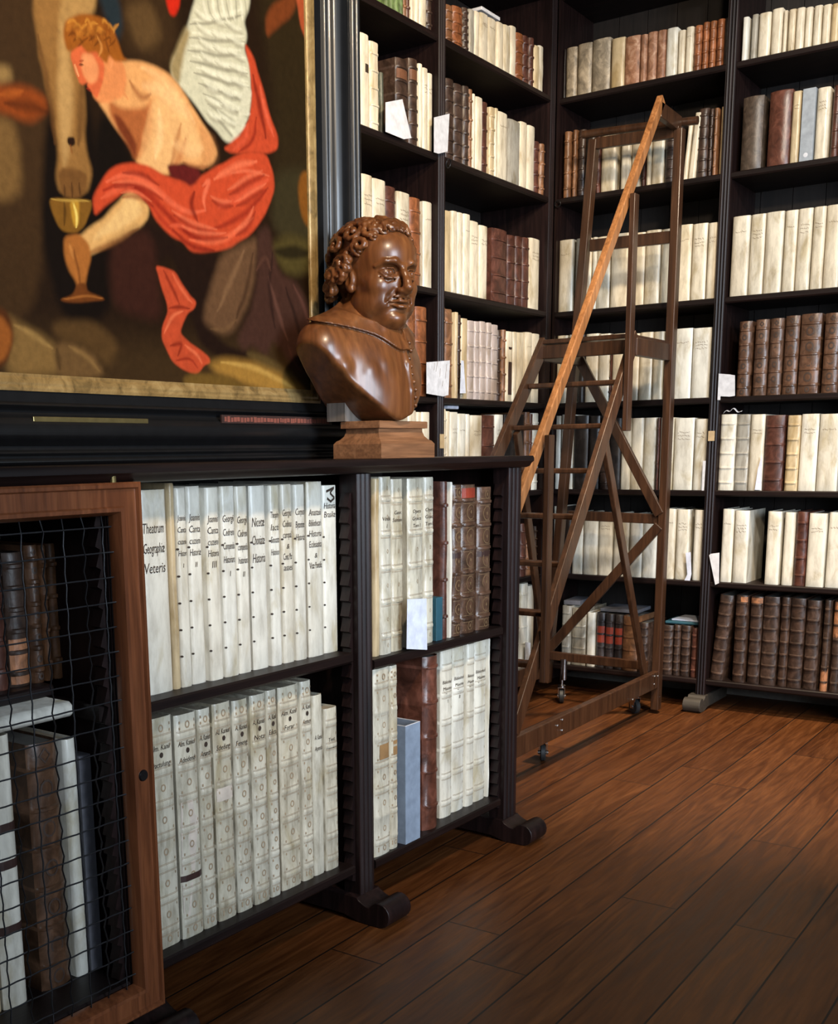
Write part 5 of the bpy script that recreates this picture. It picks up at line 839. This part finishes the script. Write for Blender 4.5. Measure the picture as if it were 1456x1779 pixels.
def sweep(prof, mat, name, y0, y1, z0, z1, sm=30, kz=1):
    """mitred frame: prof = (inset from outer edge towards the picture, height out of wall)"""
    vs = []; fs = []; n = len(prof)
    for cy, cz, sy, sz in ((y0, z0, 1, 1), (y1, z0, -1, 1), (y1, z1, -1, -1), (y0, z1, 1, -1)):
        for u, v in prof: vs.append((FX+v, cy+sy*u, cz+sz*u*kz))
    for i in range(4):
        for j in range(n): fs.append((i*n+j, i*n+(j+1) % n, ((i+1) % 4)*n+(j+1) % n, ((i+1) % 4)*n+j))
    return pp(name, MB().add(vs, fs), mat, smooth=sm)
fw = FY1-GY1
arc = lambda a, b, h0, h1, bulge, n=8: [(a+(b-a)*i/n, h0+(h1-h0)*i/n+bulge*math.sin(PI*i/n)) for i in range(n+1)]
outer = [(0, -.055), (0, -.004)] + arc(.0, .016, -.004, -.002, .005, 6) + [(.018, -.006), (.024, -.006)] + arc(.024, .038, -.004, -.004, .006, 6) + [(.040, -.008), (.050, -.008)] + \
    arc(.050, .120, -.006, .004, .016, 12) + [(.124, .000)] + arc(.126, .146, -.004, -.008, -.006, 6) + arc(.148, .162, -.006, -.006, .007, 6) + [(.165, -.010), (fw+.006, -.013), (fw+.006, -.055)]
sweep(outer, M['ebony'], 'frame', FY0, FY1, FZ0, FZ1, kz=(GZ0-FZ0)/fw)
gi = GY1-CY1+.004
sweep([(0, -.03), (0, -.009), (.006, -.007), (.011, -.0085), (.016, -.007), (.022, -.009), (gi-.006, -.014), (gi, -.0145), (gi, -.03)], M['gilt'], 'gilt_slip', FY0+fw, GY1, GZ0, FZ1-(GZ0-FZ0))
pp('backing_board', MB().box(FX-.054, FX-.031, FY0+.02, FY1-.02, FZ0+.02, FZ1-.02), M['panel'])
pp('brass_plaque', MB().box(FX+.004, FX+.0085, 1.501, 1.8185, 1.2673, 1.2777), M['brass'], bevel=.001)
ls = pp('title_strip', MB().box(FX+.004, FX+.0085, 2.062, 2.505, 1.271, 1.2908), M['label_dark'], bevel=.001)
random.seed(3); m = MB().add([tuple(v.co) for v in ls.data.vertices], [tuple(p.vertices) for p in ls.data.polygons]); n0 = len(m.f); y = 2.072
while y < 2.495:
    w = random.uniform(.006, .012); m.box(FX+.0084, FX+.0089, y, y+w, 1.274+random.uniform(0, .002), 1.2875-random.uniform(0, .003)); y += w+random.uniform(.001, .004)
me = bpy.data.meshes.new('title_strip'); me.from_pydata(m.v, [], m.f); me.materials.append(M['label_dark']); me.materials.append(M['faded_red'])
me.polygons.foreach_set('material_index', [0]*n0+[1]*(len(m.f)-n0)); ls.data = me; ls.modifiers.clear()
# --------------------------------------------------------------- bust
def smin(a, b, k):
    h = np.clip(.5+.5*(b-a)/k, 0, 1); return b*(1-h)+a*h-k*h*(1-h)
class Field:
    def __init__(s, lo, hi, h):
        s.lo = np.array(lo, float); s.h = h; s.n = np.ceil((np.array(hi)-s.lo)/h).astype(int)+1
        s.ax = [s.lo[i]+h*np.arange(s.n[i]) for i in range(3)]; s.F = np.full(s.n, 1., np.float32)
    def sub(s, lo, hi):
        sl = tuple(slice(max(0, int((lo[i]-s.lo[i])/s.h)), max(0, min(s.n[i], int((hi[i]-s.lo[i])/s.h)+2))) for i in range(3))
        g = np.meshgrid(*[s.ax[i][sl[i]] for i in range(3)], indexing='ij'); return sl, g
    def op(s, fn, lo, hi, k, mode='u'):
        pad = max(k, .004)*1.5+.004; sl, g = s.sub(np.array(lo)-pad, np.array(hi)+pad)
        if g[0].size == 0: return
        d = fn(*g); f = s.F[sl]
        if mode == 'u': f = smin(f, d, k) if k > 0 else np.minimum(f, d)
        elif mode == 's': f = -smin(-f, d, k)
        s.F[sl] = f
    def ell(s, c, r, k=.02, mode='u', ang=None):
        c = np.array(c, float); r = np.array(r, float); m = r.max()
        def fn(x, y, z):
            p = [x-c[0], y-c[1], z-c[2]]
            if ang is not None:
                ca, sa = math.cos(ang), math.sin(ang); p = [p[0]*ca+p[2]*sa, p[1], -p[0]*sa+p[2]*ca]
            k0 = np.sqrt((p[0]/r[0])**2+(p[1]/r[1])**2+(p[2]/r[2])**2); k1 = np.sqrt((p[0]/r[0]**2)**2+(p[1]/r[1]**2)**2+(p[2]/r[2]**2)**2)+1e-9
            return k0*(k0-1)/k1
        s.op(fn, c-m, c+m, k, mode)
    def cap(s, a, b, ra, rb=None, k=.01, mode='u'):
        a = np.array(a, float); b = np.array(b, float); rb = ra if rb is None else rb; m = max(ra, rb); d = b-a; L2 = max((d*d).sum(), 1e-12)
        def fn(x, y, z):
            t = np.clip(((x-a[0])*d[0]+(y-a[1])*d[1]+(z-a[2])*d[2])/L2, 0, 1)
            return np.sqrt((x-a[0]-t*d[0])**2+(y-a[1]-t*d[1])**2+(z-a[2]-t*d[2])**2)-(ra+(rb-ra)*t)
        s.op(fn, np.minimum(a, b)-m, np.maximum(a, b)+m, k, mode)
    def path(s, pts, r, k=.006, mode='u'):
        for i in range(len(pts)-1):
            ra, rb = (r[i], r[i+1]) if isinstance(r, (list, tuple)) else (r, r); s.cap(pts[i], pts[i+1], ra, rb, k, mode)
    def mesh(s):
        F = s.F; n = s.n; m = n-1; pos = np.zeros((*m, 3), np.float32); cnt = np.zeros(m, np.float32)
        crosses = []
        for ax in range(3):
            a = np.moveaxis(F, ax, 0)[:-1]; b = np.moveaxis(F, ax, 0)[1:]; cr = (a < 0) != (b < 0); t = np.where(cr, a/np.where(cr, a-b, 1), 0)
            cr = np.moveaxis(cr, 0, ax); t = np.moveaxis(t, 0, ax); crosses.append(cr)
            o = [q for q in range(3) if q != ax]
            for i in (0, 1):
                for j in (0, 1):
                    sl = [slice(0, m[q]) for q in range(3)]; sl[o[0]] = slice(i, m[o[0]]+i); sl[o[1]] = slice(j, m[o[1]]+j); sl = tuple(sl)
                    c = cr[sl]; cnt += c; pos[..., ax] += np.where(c, t[sl], 0); pos[..., o[0]] += c*i; pos[..., o[1]] += c*j
        mk = cnt > 0; idx = np.full(m, -1); idx[mk] = np.arange(mk.sum())
        P = pos[mk]/cnt[mk][:, None]; ijk = np.argwhere(mk); V = s.lo+(ijk+P)*s.h; Q = []
        for ax in range(3):
            o = [(ax+1) % 3, (ax+2) % 3]; e = np.argwhere(crosses[ax]); e = e[(e[:, o[0]] > 0) & (e[:, o[1]] > 0) & (e[:, o[0]] < m[o[0]]) & (e[:, o[1]] < m[o[1]])]
            neg = F[tuple(e.T)] < 0; d0 = np.zeros(3, int); d0[o[0]] = 1; d1 = np.zeros(3, int); d1[o[1]] = 1
            q = np.stack([idx[tuple((e-d0-d1).T)], idx[tuple((e-d1).T)], idx[tuple(e.T)], idx[tuple((e-d0).T)]], 1)
            q[~neg] = q[~neg][:, ::-1]; Q.append(q)
        return V, np.concatenate(Q)
def relax(V, Q, it=2, lam=.5):
    E = np.concatenate([Q[:, [0, 1]], Q[:, [1, 2]], Q[:, [2, 3]], Q[:, [3, 0]]]); n = len(V)
    for _ in range(it):
        S = np.zeros_like(V); c = np.zeros(n)
        for a, b in ((0, 1), (1, 0)): np.add.at(S, E[:, a], V[E[:, b]]); np.add.at(c, E[:, a], 1)
        V = V+lam*(S/np.maximum(c, 1)[:, None]-V)
    return V
def np_mesh(name, V, Q, mat, parent):
    me = bpy.data.meshes.new(name); me.from_pydata(V.tolist(), [], Q.tolist()); me.polygons.foreach_set('use_smooth', [True]*len(me.polygons)); me.update()
    me.materials.append(mat); o = bpy.data.objects.new(name, me); COL.objects.link(o); o.parent = parent; return o

BZ = 1.276
bust = thing('bust', 'carved brown wooden bust of a curly-haired man with a collar, on the low bookcase', 'bust', (-1.679, 2.515, BZ), R(BUST_YAW))
bust.scale = (.955,)*3
HEADYAW = R(HEAD_YAW); HC = np.array([-.012, -.012, .405])
def hw(V):      # head frame -> bust frame
    c, s_ = math.cos(HEADYAW), math.sin(HEADYAW); tl = R(4)
    x = V[:, 0]*math.cos(tl)+V[:, 2]*math.sin(tl); z = -V[:, 0]*math.sin(tl)+V[:, 2]*math.cos(tl)
    x, z = x*1.02, -.16+(z+.16)*.87; y = V[:, 1]*1.07
    return np.stack([x*c-y*s_, x*s_+y*c, z], 1)+HC
def build_bust():
    # ---- head (x forward, y left, z up, origin between the eyes at skull axis)
    H = Field((-.16, -.125, -.26), (.16, .125, .16), .0023)
    H.ell((-.022, 0, .045), (.112, .084, .098), .02); H.ell((.022, 0, -.035), (.080, .073, .112), .03)
    H.ell((.028, 0, -.088), (.064, .066, .058), .025); H.ell((.044, 0, .052), (.056, .068, .070), .03)
    for y in (-1, 1):
        H.ell((.058, y*.046, -.042), (.032, .028, .034), .02); H.ell((.050, y*.040, -.088), (.036, .027, .032), .02)   # cheeks, jowls
        H.ell((.02, y*.058, -.10), (.045, .02, .035), .02)
    H.ell((.080, 0, -.132), (.025, .030, .022), .02); H.ell((.036, 0, -.148), (.046, .052, .024), .03)     # chin, double chin
    for y in (-1, 1):
        H.ell((.109, y*.034, .002), (.029, .0265, .0205), .008, 's'); H.ell((.098, y*.019, .004), (.012, .010, .013), .006, 's')                                        # eye sockets
        H.path([(.102, y*.012, .020), (.101, y*.026, .030), (.089, y*.046, .028), (.070, y*.062, .013)], [.0060, .0072, .0068, .004], .006)   # brows
        H.ell((.0785, y*.034, -.004), (.0170, .0190, .0155), .0012); H.ell((.0962, y*.034, -.001), (.004, .0050, .0052), .001, 's')                                          # eyeball
        H.path([(.0905, y*.013, -.004), (.0950, y*.025, .0100), (.0925, y*.042, .0095), (.078, y*.056, -.003)], .0022, .0015)  # upper lid
        H.path([(.0905, y*.014, -.007), (.0945, y*.028, -.0180), (.0900, y*.043, -.0165), (.082, y*.052, -.006)], .0030, .0015)  # lower lid
        H.path([(.093, y*.018, -.022), (.090, y*.036, -.027), (.078, y*.052, -.018)], .003, .006, 's')
        H.ell((.111, y*.013, -.054), (.013, .0085, .0095), .006); H.ell((.118, y*.0065, -.0625), (.006, .0038, .0032), .003, 's')   # nostril wings
        H.path([(.102, y*.022, -.050), (.094, y*.034, -.070), (.082, y*.040, -.092)], .0032, .007, 's')    # smile folds
        H.path([(.094, y*.030, -.089), (.092, y*.033, -.093)], .003, .004, 's')
        H.ell((-.012, y*.078, -.022), (.019, .012, .033), .006); H.ell((-.008, y*.091, -.020), (.009, .007, .019), .005, 's')
        H.ell((-.004, y*.080, -.049), (.011, .009, .011), .005)
    H.path([(.101, 0, .016), (.109, 0, -.004), (.122, 0, -.028), (.127, 0, -.044), (.120, 0, -.056)], [.0085, .0085, .0095, .0115, .010], .008)
    H.path([(.105, -.022, -.071), (.110, 0, -.067), (.105, .022, -.071)], [.004, .0062, .004], .007)         # upper lip / moustache pad
    H.path([(.094, -.026, -.0865), (.107, -.009, -.082), (.109, 0, -.083), (.107, .009, -.082), (.094, .026, -.0865)], [.003, .0055, .005, .0055, .003], .004)
    H.path([(.093, -.024, -.093), (.105, -.009, -.099), (.107, 0, -.0995), (.105, .009, -.099), (.093, .024, -.093)], [.003, .006, .0065, .006, .003], .004)
    H.path([(.094, -.028, -.0900), (.110, -.008, -.0905), (.114, 0, -.0900), (.110, .008, -.0905), (.094, .028, -.0900)], .0022, .002, 's')
    H.ell((.108, 0, -.112), (.010, .020, .006), .006, 's'); H.path([(.116, 0, -.062), (.112, 0, -.077)], .0022, .004, 's')
    H.cap((-.030, 0, -.10), (-.040, .0, -.25), .058, .056, .03)
    V, Q = H.mesh(); V = hw(relax(V, Q, 1, .4))
    # ---- torso
    B = Field((-.15, -.32, -.02), (.13, .26, .36), .0029)
    B.ell((-.048, 0, .09), (.122, .200, .20), .03); B.cap((-.074, -.190, .176), (-.078, .15, .172), .070, .066, .05)
    B.cap((-.065, 0, .19), (-.05, -.006, .315), .105, .060, .05); B.ell((-.022, 0, .04), (.104, .135, .12), .04)
    for sg in (-1, 1): B.cap((-.06, sg*.05, .265), (-.075, sg*.18, .205), .046, .05, .04)
    for a, b, r in (((-.045, -.15, .222), (.045, -.06, .02), .010), ((-.06, -.20, .20), (-.005, -.15, .06), .010), ((-.02, -.09, .215), (.055, -.03, .06), .008)):
        a = np.array(a); b = np.array(b); md = (a+b)/2+np.array([.022, -.010, .006]); B.path([a, (a+md)/2, md, (b+md)/2, b], [r*.2, r*.8, r, r*.8, r*.2], .030)
    # front placket
    B.path([(.042, .004, .222), (.070, .004, .15), (.081, .004, .08), (.080, .004, .0)], .009, .008)
    B.path([(.050, -.010, .222), (.080, -.010, .15), (.090, -.010, .08), (.089, -.010, .0)], .0030, .003, 's')
    tor = B.F.copy(); x, y, z = np.meshgrid(*B.ax, indexing='ij')
    # turned-down collar: raised sheet following the shoulders
    ph = np.arctan2(y, x+.055)
    ax_z = .292-.048*np.cos(ph); low_ = .250-.040*np.cos(ph)-.026*np.maximum(0, np.cos(ph-.16*np.sign(y)))**10
    reg = np.maximum(low_-z, z-ax_z); gapf = .010-np.abs(y)-.42*np.maximum(0, .232-z); gapf = np.where(x > 0, gapf, -.02)
    col = np.maximum(np.maximum(tor-.0105, reg), gapf); rho = np.sqrt((x+.052)**2+(y*.95)**2); rc = .062+np.maximum(0, ax_z-z)*1.05+.010*np.maximum(0, np.cos(ph))
    shell = np.maximum(np.maximum((np.abs(rho-rc)-.0055)*.7, np.maximum(low_+.022-z, z-ax_z-.012)), gapf); col = smin(col, shell, .006)
    B.F = np.minimum(B.F, col.astype(np.float32))
    # U-shaped lower edge and hollow back
    yy = y+.035; wd_ = np.where(yy < 0, .245, .215); zc = .232*(np.abs(yy)/wd_)**1.55; cut = np.maximum((zc-z)*.72, np.where(z > .2, np.abs(yy)-wd_-.01, -1))
    cut = np.maximum(cut, -.118-x); B.F = -smin(-B.F, -cut.astype(np.float32), .008)
    V2, Q2 = B.mesh(); V2 = relax(V2, Q2, 3, .45)
    fig = np_mesh('figure', np.concatenate([V, V2]), np.concatenate([Q, Q2+len(V)]), M['bust'], bust)
    # buttons
    for i in range(10):
        zz = .205-.0205*i; ix = lambda v, q: int(round((v-B.lo[q])/B.h))
        colF = B.F[:, ix(.014, 1), min(max(ix(zz, 2), 0), B.n[2]-1)]; k = np.where(colF < 0)[0]
        if len(k) == 0: continue
        MB().lathe([(0, -.006), (.0048, -.003), (.0062, 0), (.0048, .0035), (0, .0055)], (B.ax[0][k[-1]]+.0025, .014, zz), 10, 'x').build('button', M['bust'], bust, smooth=60)
    # ---- hair
    G = Field((-.17, -.135, -.12), (.13, .135, .19), .0023)
    G.ell((-.030, 0, .052), (.116, .090, .102), .01); G.ell((-.085, 0, .0), (.052, .078, .075), .02)
    G.op(lambda x, y, z: np.maximum(.0, 0)+((x-.048)*.80+(z-.082)*-.60)*-1, (-.2,)*3, (.2,)*3, .004, 's') if False else None
    x, y, z = np.meshgrid(*G.ax, indexing='ij')
    face = np.minimum(np.maximum(x*.86-z*.50-.006, -9), 9)          # keep hair above/behind this slanted plane
    sidecut = np.maximum(x+.004, 0.062-z) ; sc2 = np.maximum(face, -9)
    keep = np.minimum(np.maximum(face, -z+.045), np.maximum(x+.004, z-.055))
    G.F = np.maximum(G.F, keep.astype(np.float32))
    earcut = np.sqrt(((x-.010)/.020)**2+((z+.056)/.026)**2)-1; G.F = np.maximum(G.F, np.where(np.abs(y) > .05, -earcut*.02, -1).astype(np.float32))
    rng = np.random.default_rng(11)
    def curl(c, nrm, r, turns=1.6, th=.0068, hand=1):
        n_ = np.array(nrm, float); n_ /= np.linalg.norm(n_); u = np.cross(n_, [0, 0, 1.]); u = u/np.linalg.norm(u) if np.linalg.norm(u) > .1 else np.array([1., 0, 0]); w = np.cross(n_, u)
        pts = []; a0 = rng.uniform(0, 6.28); m = int(9*turns)
        for i in range(m+1):
            t = i/m; a = a0+hand*t*turns*2*PI; q = r*(1-.72*t); pts.append(np.array(c)+u*q*math.cos(a)+w*q*math.sin(a)+n_*(.004+.010*t))
        G.path(pts, [th*(1-.35*i/m) for i in range(m+1)], .0028)
    cc = np.array([-.030, 0, .052]); rr = np.array([.116, .090, .102])
    for s_ in (-1, 1):
        for az, el, r in ((60, 12, .019), (48, 38, .019), (78, 34, .022), (104, 14, .024), (102, 42, .022), (128, 30, .024), (130, 2, .024), (152, 24, .024), (150, -6, .024), (66, 62, .018), (100, 68, .022), (140, 58, .024)):
            a, e = R(az*s_), R(el); d = np.array([math.cos(a)*math.cos(e), math.sin(a)*math.cos(e), math.sin(e)])
            curl(cc+d*rr, d/rr, r*1.18, 1.15, .0088, s_)
        # big clusters over and behind the ears
        for c, r in (((-.030, .096, .022), .022), ((-.052, .103, -.010), .024), ((-.018, .099, -.010), .020), ((-.006, .092, .036), .018), ((-.004, .094, .010), .016), ((-.078, .090, -.040), .021), ((-.060, .094, -.050), .018), ((-.090, .078, .0), .022), ((-.095, .072, -.062), .020), ((-.022, .090, .034), .016)):
            c = (c[0], c[1]*s_, c[2]); G.ell(c, (r*.85, r*.7, r*.85), .006); curl(c, (-.15, s_, .1), r*1.05, 1.15, .0082, -s_)
        # fringe curls along the hairline
        for x_, y_, z_, r in ((.063, .014, .122, .010), (.060, .034, .112, .010), (.050, .054, .094, .010), (.034, .070, .074, .010), (.020, .078, .052, .010)):
            curl((x_, y_*s_, z_), (.7, .5*s_, .5), r, 1.2, .0046, s_)
    # swept forelock on top
    for c, n_, r, hd in (((.040, -.040, .126), (.5, -.5, .7), .020, 1), ((.056, -.012, .134), (.7, -.1, .7), .021, -1), ((.050, .020, .136), (.6, .3, .7), .022, 1), ((.030, .048, .128), (.4, .6, .7), .020, -1),
                         ((.018, -.010, .150), (.3, 0, 1), .024, 1), ((.012, .030, .148), (.2, .3, 1), .022, -1), ((.010, -.046, .140), (.2, -.5, .9), .020, 1)):
        G.ell(c, (r*.8, r*.8, r*.6), .010); curl(c, n_, r, 1.3, .0078, hd)
    for i in range(7):
        y_ = -.03+.010*i; G.path([(.0, y_*.7, .146), (.030, y_, .156-.1*abs(y_)), (.060, y_*1.2+.004*math.sin(i*2.1), .142-.12*abs(y_)), (.078, y_*1.3, .120-.1*abs(y_))], [.005, .0058, .0050, .0025], .004)
    V3, Q3 = G.mesh(); V3 = hw(V3); np_mesh('hair', V3, Q3, M['bust'], bust)
    MB().box(-.105, -.045, -.125, .02, .0005, .13).build('support_block', M['stone'], bust)
M['stone'] = wood('bare_grey_wood', (.10,.082,.068), (.15,.125,.105), (.20,.17,.15), rough=.7)
build_bust()
ped = thing('pedestal', 'pale brown moulded wooden pedestal under the bust', 'pedestal', (-1.679, 2.515, LT+.001))
pr = [(0, 0), (.0, .036), (-.006, .044), (-.012, .047), (-.020, .056), (-.024, .068), (-.024, .0755), (-.018, .0765), (-.018, .0935)]
def ped_sweep(pr, a, b):
    vs = []; fs = []; n = len(pr)
    for sx, sy in ((-1, -1), (1, -1), (1, 1), (-1, 1)):
        for u, v in pr: vs.append((sx*(a+u), sy*(b+u), v))
    for i in range(4):
        for j in range(n-1): fs.append((i*n+j, ((i+1) % 4)*n+j, ((i+1) % 4)*n+j+1, i*n+j+1))
    fs += [tuple(i*n for i in range(4))[::-1], tuple(i*n+n-1 for i in range(4))]
    return MB().add(vs, fs)
ped_sweep(pr[:7], .0745, .1285).build('base', M['plinth'], ped, smooth=35)
ped_sweep([(-.022, .0757), (-.014, .0762), (-.014, .0925), (-.016, .094)], .0745, .1285).build('slab', M['plinth'], ped)
# -------------------------------------------------------- loose papers
M['paper_b'] = plain('bluish_paper', (.66,.70,.82), .7)
def sheet(label, wall, pts, th=.0012):
    P = [Vector(p) for p in pts]; c = sum(P, Vector())/len(P); c.z = min(p.z for p in P)
    out = {'L': Vector((1,0,0)), 'B': Vector((0,-1,0)), 'C': NN}[wall]
    m = MB(); n = len(P); zs = [p.z for p in P]; z0, z1 = min(zs), max(zs)
    def cv(p, k): return p-c+out*(k*th+.006*((p.z-z0)/(z1-z0+1e-6))**2*.0)
    m.add([cv(p, 1) for p in P]+[cv(p, 0) for p in P], [tuple(range(n)), tuple(range(n, 2*n))[::-1]]+[(i, n+i, n+(i+1) % n, (i+1) % n) for i in range(n)])
    o = m.build('paper_sheet', M['paper_b' if 'blu' in label else 'paper'], None, loc=c); tag(o, label, 'paper')
    return o, c
for lab, w, pts in PAPERS:
    o, c = sheet(lab, w, pts)
    if 'pencil' in lab:
        m = MB()
        for (a, b, d, e) in ((.040,.095,.055,.140), (.070,.075,.075,.110), (.115,.070,.125,.130), (.090,.040,.095,.060), (.025,.100,.030,.130)):
            m.beam((.0016, -.08+a, b-.0), (.0016, -.08+d, e-.0), .0004, .0016, (1,0,0))
        m.build('pencil_strokes', M['inkb'], o)
def flat_stack(label, name, cat, x0, x1, y0, y1, z0, z1, mat, rz=0, n=1):
    c = ((x0+x1)/2, (y0+y1)/2, z0); m = MB(); m.box(x0-c[0], x1-c[0], y0-c[1], y1-c[1], .0, z1-z0)
    o = m.build(name, mat, None, bevel=min(.003, (z1-z0)*.3), loc=c); o.rotation_euler[2] = rz; tag(o, label, cat); return o
zb = BOOKS['BL7']['z']; bk = BOOKS['BL7']['books']; tp = lambda i: zb+bk[i][2]+.001
t1 = tp(10)
flat_stack('teal folder lying flat on short books by right end of bottom shelf, ladder bay', 'folder', 'folder', -1.86, -1.70, YB+.06, YB+.25, t1, t1+.012, M['k_k'], .06)
flat_stack('pale blue folder on top of the teal folder, bottom shelf, ladder bay', 'folder', 'folder', -1.83, -1.69, YB+.08, YB+.24, t1+.0125, t1+.02, M['paper_b'], -.05)
t2 = tp(3)+.001
flat_stack('dusty grey folder lying across red-labelled books, bottom shelf, ladder bay', 'folder', 'folder', -2.19, -2.00, YB+.07, YB+.26, t2, t2+.016, M['k_s'], .04)
t3 = tp(0)
flat_stack('grey pamphlets heaped on ribbed grey books, bottom shelf near corner', 'pamphlet_pile', 'pamphlets', -2.385, -2.30, YB+.06, YB+.24, t3, t3+.022, M['k_s'], .1)
flat_stack('white paper bundle lying on top of vellum books, top shelf, left corner bay', 'paper_bundle', 'paper', XL-.22, XL-.03, 4.44, 4.60, BOOKS['LM1']['z']+.198, BOOKS['LM1']['z']+.212, M['paper'])
flat_stack('pale blue paper lying on vellum books, fifth shelf, left corner bay', 'paper_bundle', 'paper', XL-.2, XL-.03, 4.185, 4.275, BOOKS['LM5']['z']+.364, BOOKS['LM5']['z']+.378, M['paper_b'])
# curled slip on top of banded vellum, fifth shelf right bay
c = MB(); zc = BOOKS['BR5']['z']+.333; pts = []
for i in range(17):
    t = i/16; pts.append((-1.622+.078*t, YB+.028+.004*math.sin(t*9), zc+.004+.014*math.sin(t*PI)+.006*math.sin(t*14)))
vs = [p for p in pts]+[(x, y+.018, z+.004) for x, y, z in pts]
o = Vector((-1.58, YB+.03, zc)); c.add([Vector(v)-o for v in vs], [(i, i+1, 18+i, 17+i) for i in range(16)])
cs = c.build('paper_slip', M['paper'], None, smooth=60, loc=o); sm = cs.modifiers.new('s', 'SOLIDIFY'); sm.thickness = .0012
tag(cs, 'curled white slip lying on ribbed vellum books, fifth shelf, right back bay', 'paper')
# grey archive box in the low case, papers inside
ss = .199; q = P0+T*ss-NN*.006; zz = BOOKS['CRL']['z']
ab = thing('archive_box', 'upright blue-grey open archive box before tall red-brown book, low case', 'box', (q.x, q.y, zz), PI/2-DL)
m = MB(); w, h, D = .0715, .333, .24
m.box(0, w, 0, .003, 0, h).box(0, .003, .003, D, 0, h).box(w-.003, w, .003, D, 0, h).box(.003, w-.003, D-.003, D, 0, h).box(.003, w-.003, .003, D-.003, 0, .003)
m.build('box_shell', M['k_x'], ab)
MB().box(.0, w, -.0, .0028, h, h+.0015).box(0, .003, .0028, D, h, h+.0015).box(w-.003, w, .0028, D, h, h+.0015).build('white_lining_edge', M['paper'], ab)
for i, x in enumerate((.012, .026, .040, .052)):
    MB().beam((x, .01, h-.02-.004*i), (x+.006, D-.01, h-.018), .006, .02, (1,0,0)).build('paper_bundle', M['pages' if i % 2 else 'torn'], ab)
# vellum volume lying across the tall books behind the wire door
q = P0+T*(-1.0)-NN*.085; zt = BOOKS['CGL']['z']+.554
hb = thing('book', 'white vellum book lying flat across the tall books behind the wire door', 'book', (q.x, q.y, zt), PI/2-DL, 'books on lower shelf behind wire door')
vs, fs = binding_mesh(.030, .34, .22, .012, 2.6, [], 0, .0005)
MB().add([(z-.18, y, x) for x, y, z in vs], [f[::-1] for f in fs]).build('binding', M['k_w'], hb, smooth=38)
MB().box(-.175, .155, .014, .214, .004, .026).build('page_block', M['pages'], hb)

place_rows()

# ------------------------------------------------------- light and camera
def area(name, loc, aim, sx, sy, power, col, spread=180):
    l = bpy.data.lights.new(name, 'AREA'); l.shape = 'RECTANGLE'; l.size = sx; l.size_y = sy; l.energy = power; l.color = col; l.spread = R(spread)
    o = bpy.data.objects.new(name, l); COL.objects.link(o); o.location = loc
    o.rotation_euler = (Vector(aim)-Vector(loc)).to_track_quat('-Z', 'Y').to_euler(); return o
def spot(name, loc, aim, power, col, ang, blend=.6, rad=.04):
    l = bpy.data.lights.new(name, 'SPOT'); l.energy = power; l.color = col; l.spot_size = R(ang); l.spot_blend = blend; l.shadow_soft_size = rad
    o = bpy.data.objects.new(name, l); COL.objects.link(o); o.location = loc
    o.rotation_euler = (Vector(aim)-Vector(loc)).to_track_quat('-Z', 'Y').to_euler(); return o
for a in LIGHTS:
    (spot if a[0] == 's' else area)(*a[1:])
w = bpy.data.worlds.new('room_air'); SC.world = w; w.use_nodes = True
w.node_tree.nodes['Background'].inputs[0].default_value = (.55, .62, .75, 1); w.node_tree.nodes['Background'].inputs[1].default_value = WORLD
cam = bpy.data.cameras.new('camera'); co = bpy.data.objects.new('camera', cam); COL.objects.link(co); SC.camera = co
rt, dn, fw_ = (Vector(r) for r in CAMROWS)
co.matrix_world = Matrix(((rt.x, -dn.x, -fw_.x, 0), (rt.y, -dn.y, -fw_.y, 0), (rt.z, -dn.z, -fw_.z, EYE), (0,0,0,1)))
cam.sensor_fit = 'HORIZONTAL'; cam.sensor_width = 36; cam.lens = 1950/1456*36; cam.shift_x = (728-590)/1456; cam.shift_y = (1170-889.5)/1456; cam.clip_start = .05
vs_ = SC.view_settings; SC.display_settings.display_device = 'sRGB'; vs_.view_transform = 'Standard'; vs_.look = 'None'; vs_.gamma = 1; vs_.exposure = EXPO; vs_.use_curve_mapping = False
SC.cycles.max_bounces = 6; SC.cycles.diffuse_bounces = 3; SC.cycles.glossy_bounces = 3; SC.cycles.use_denoising = True; SC.cycles.sample_clamp_indirect = 4
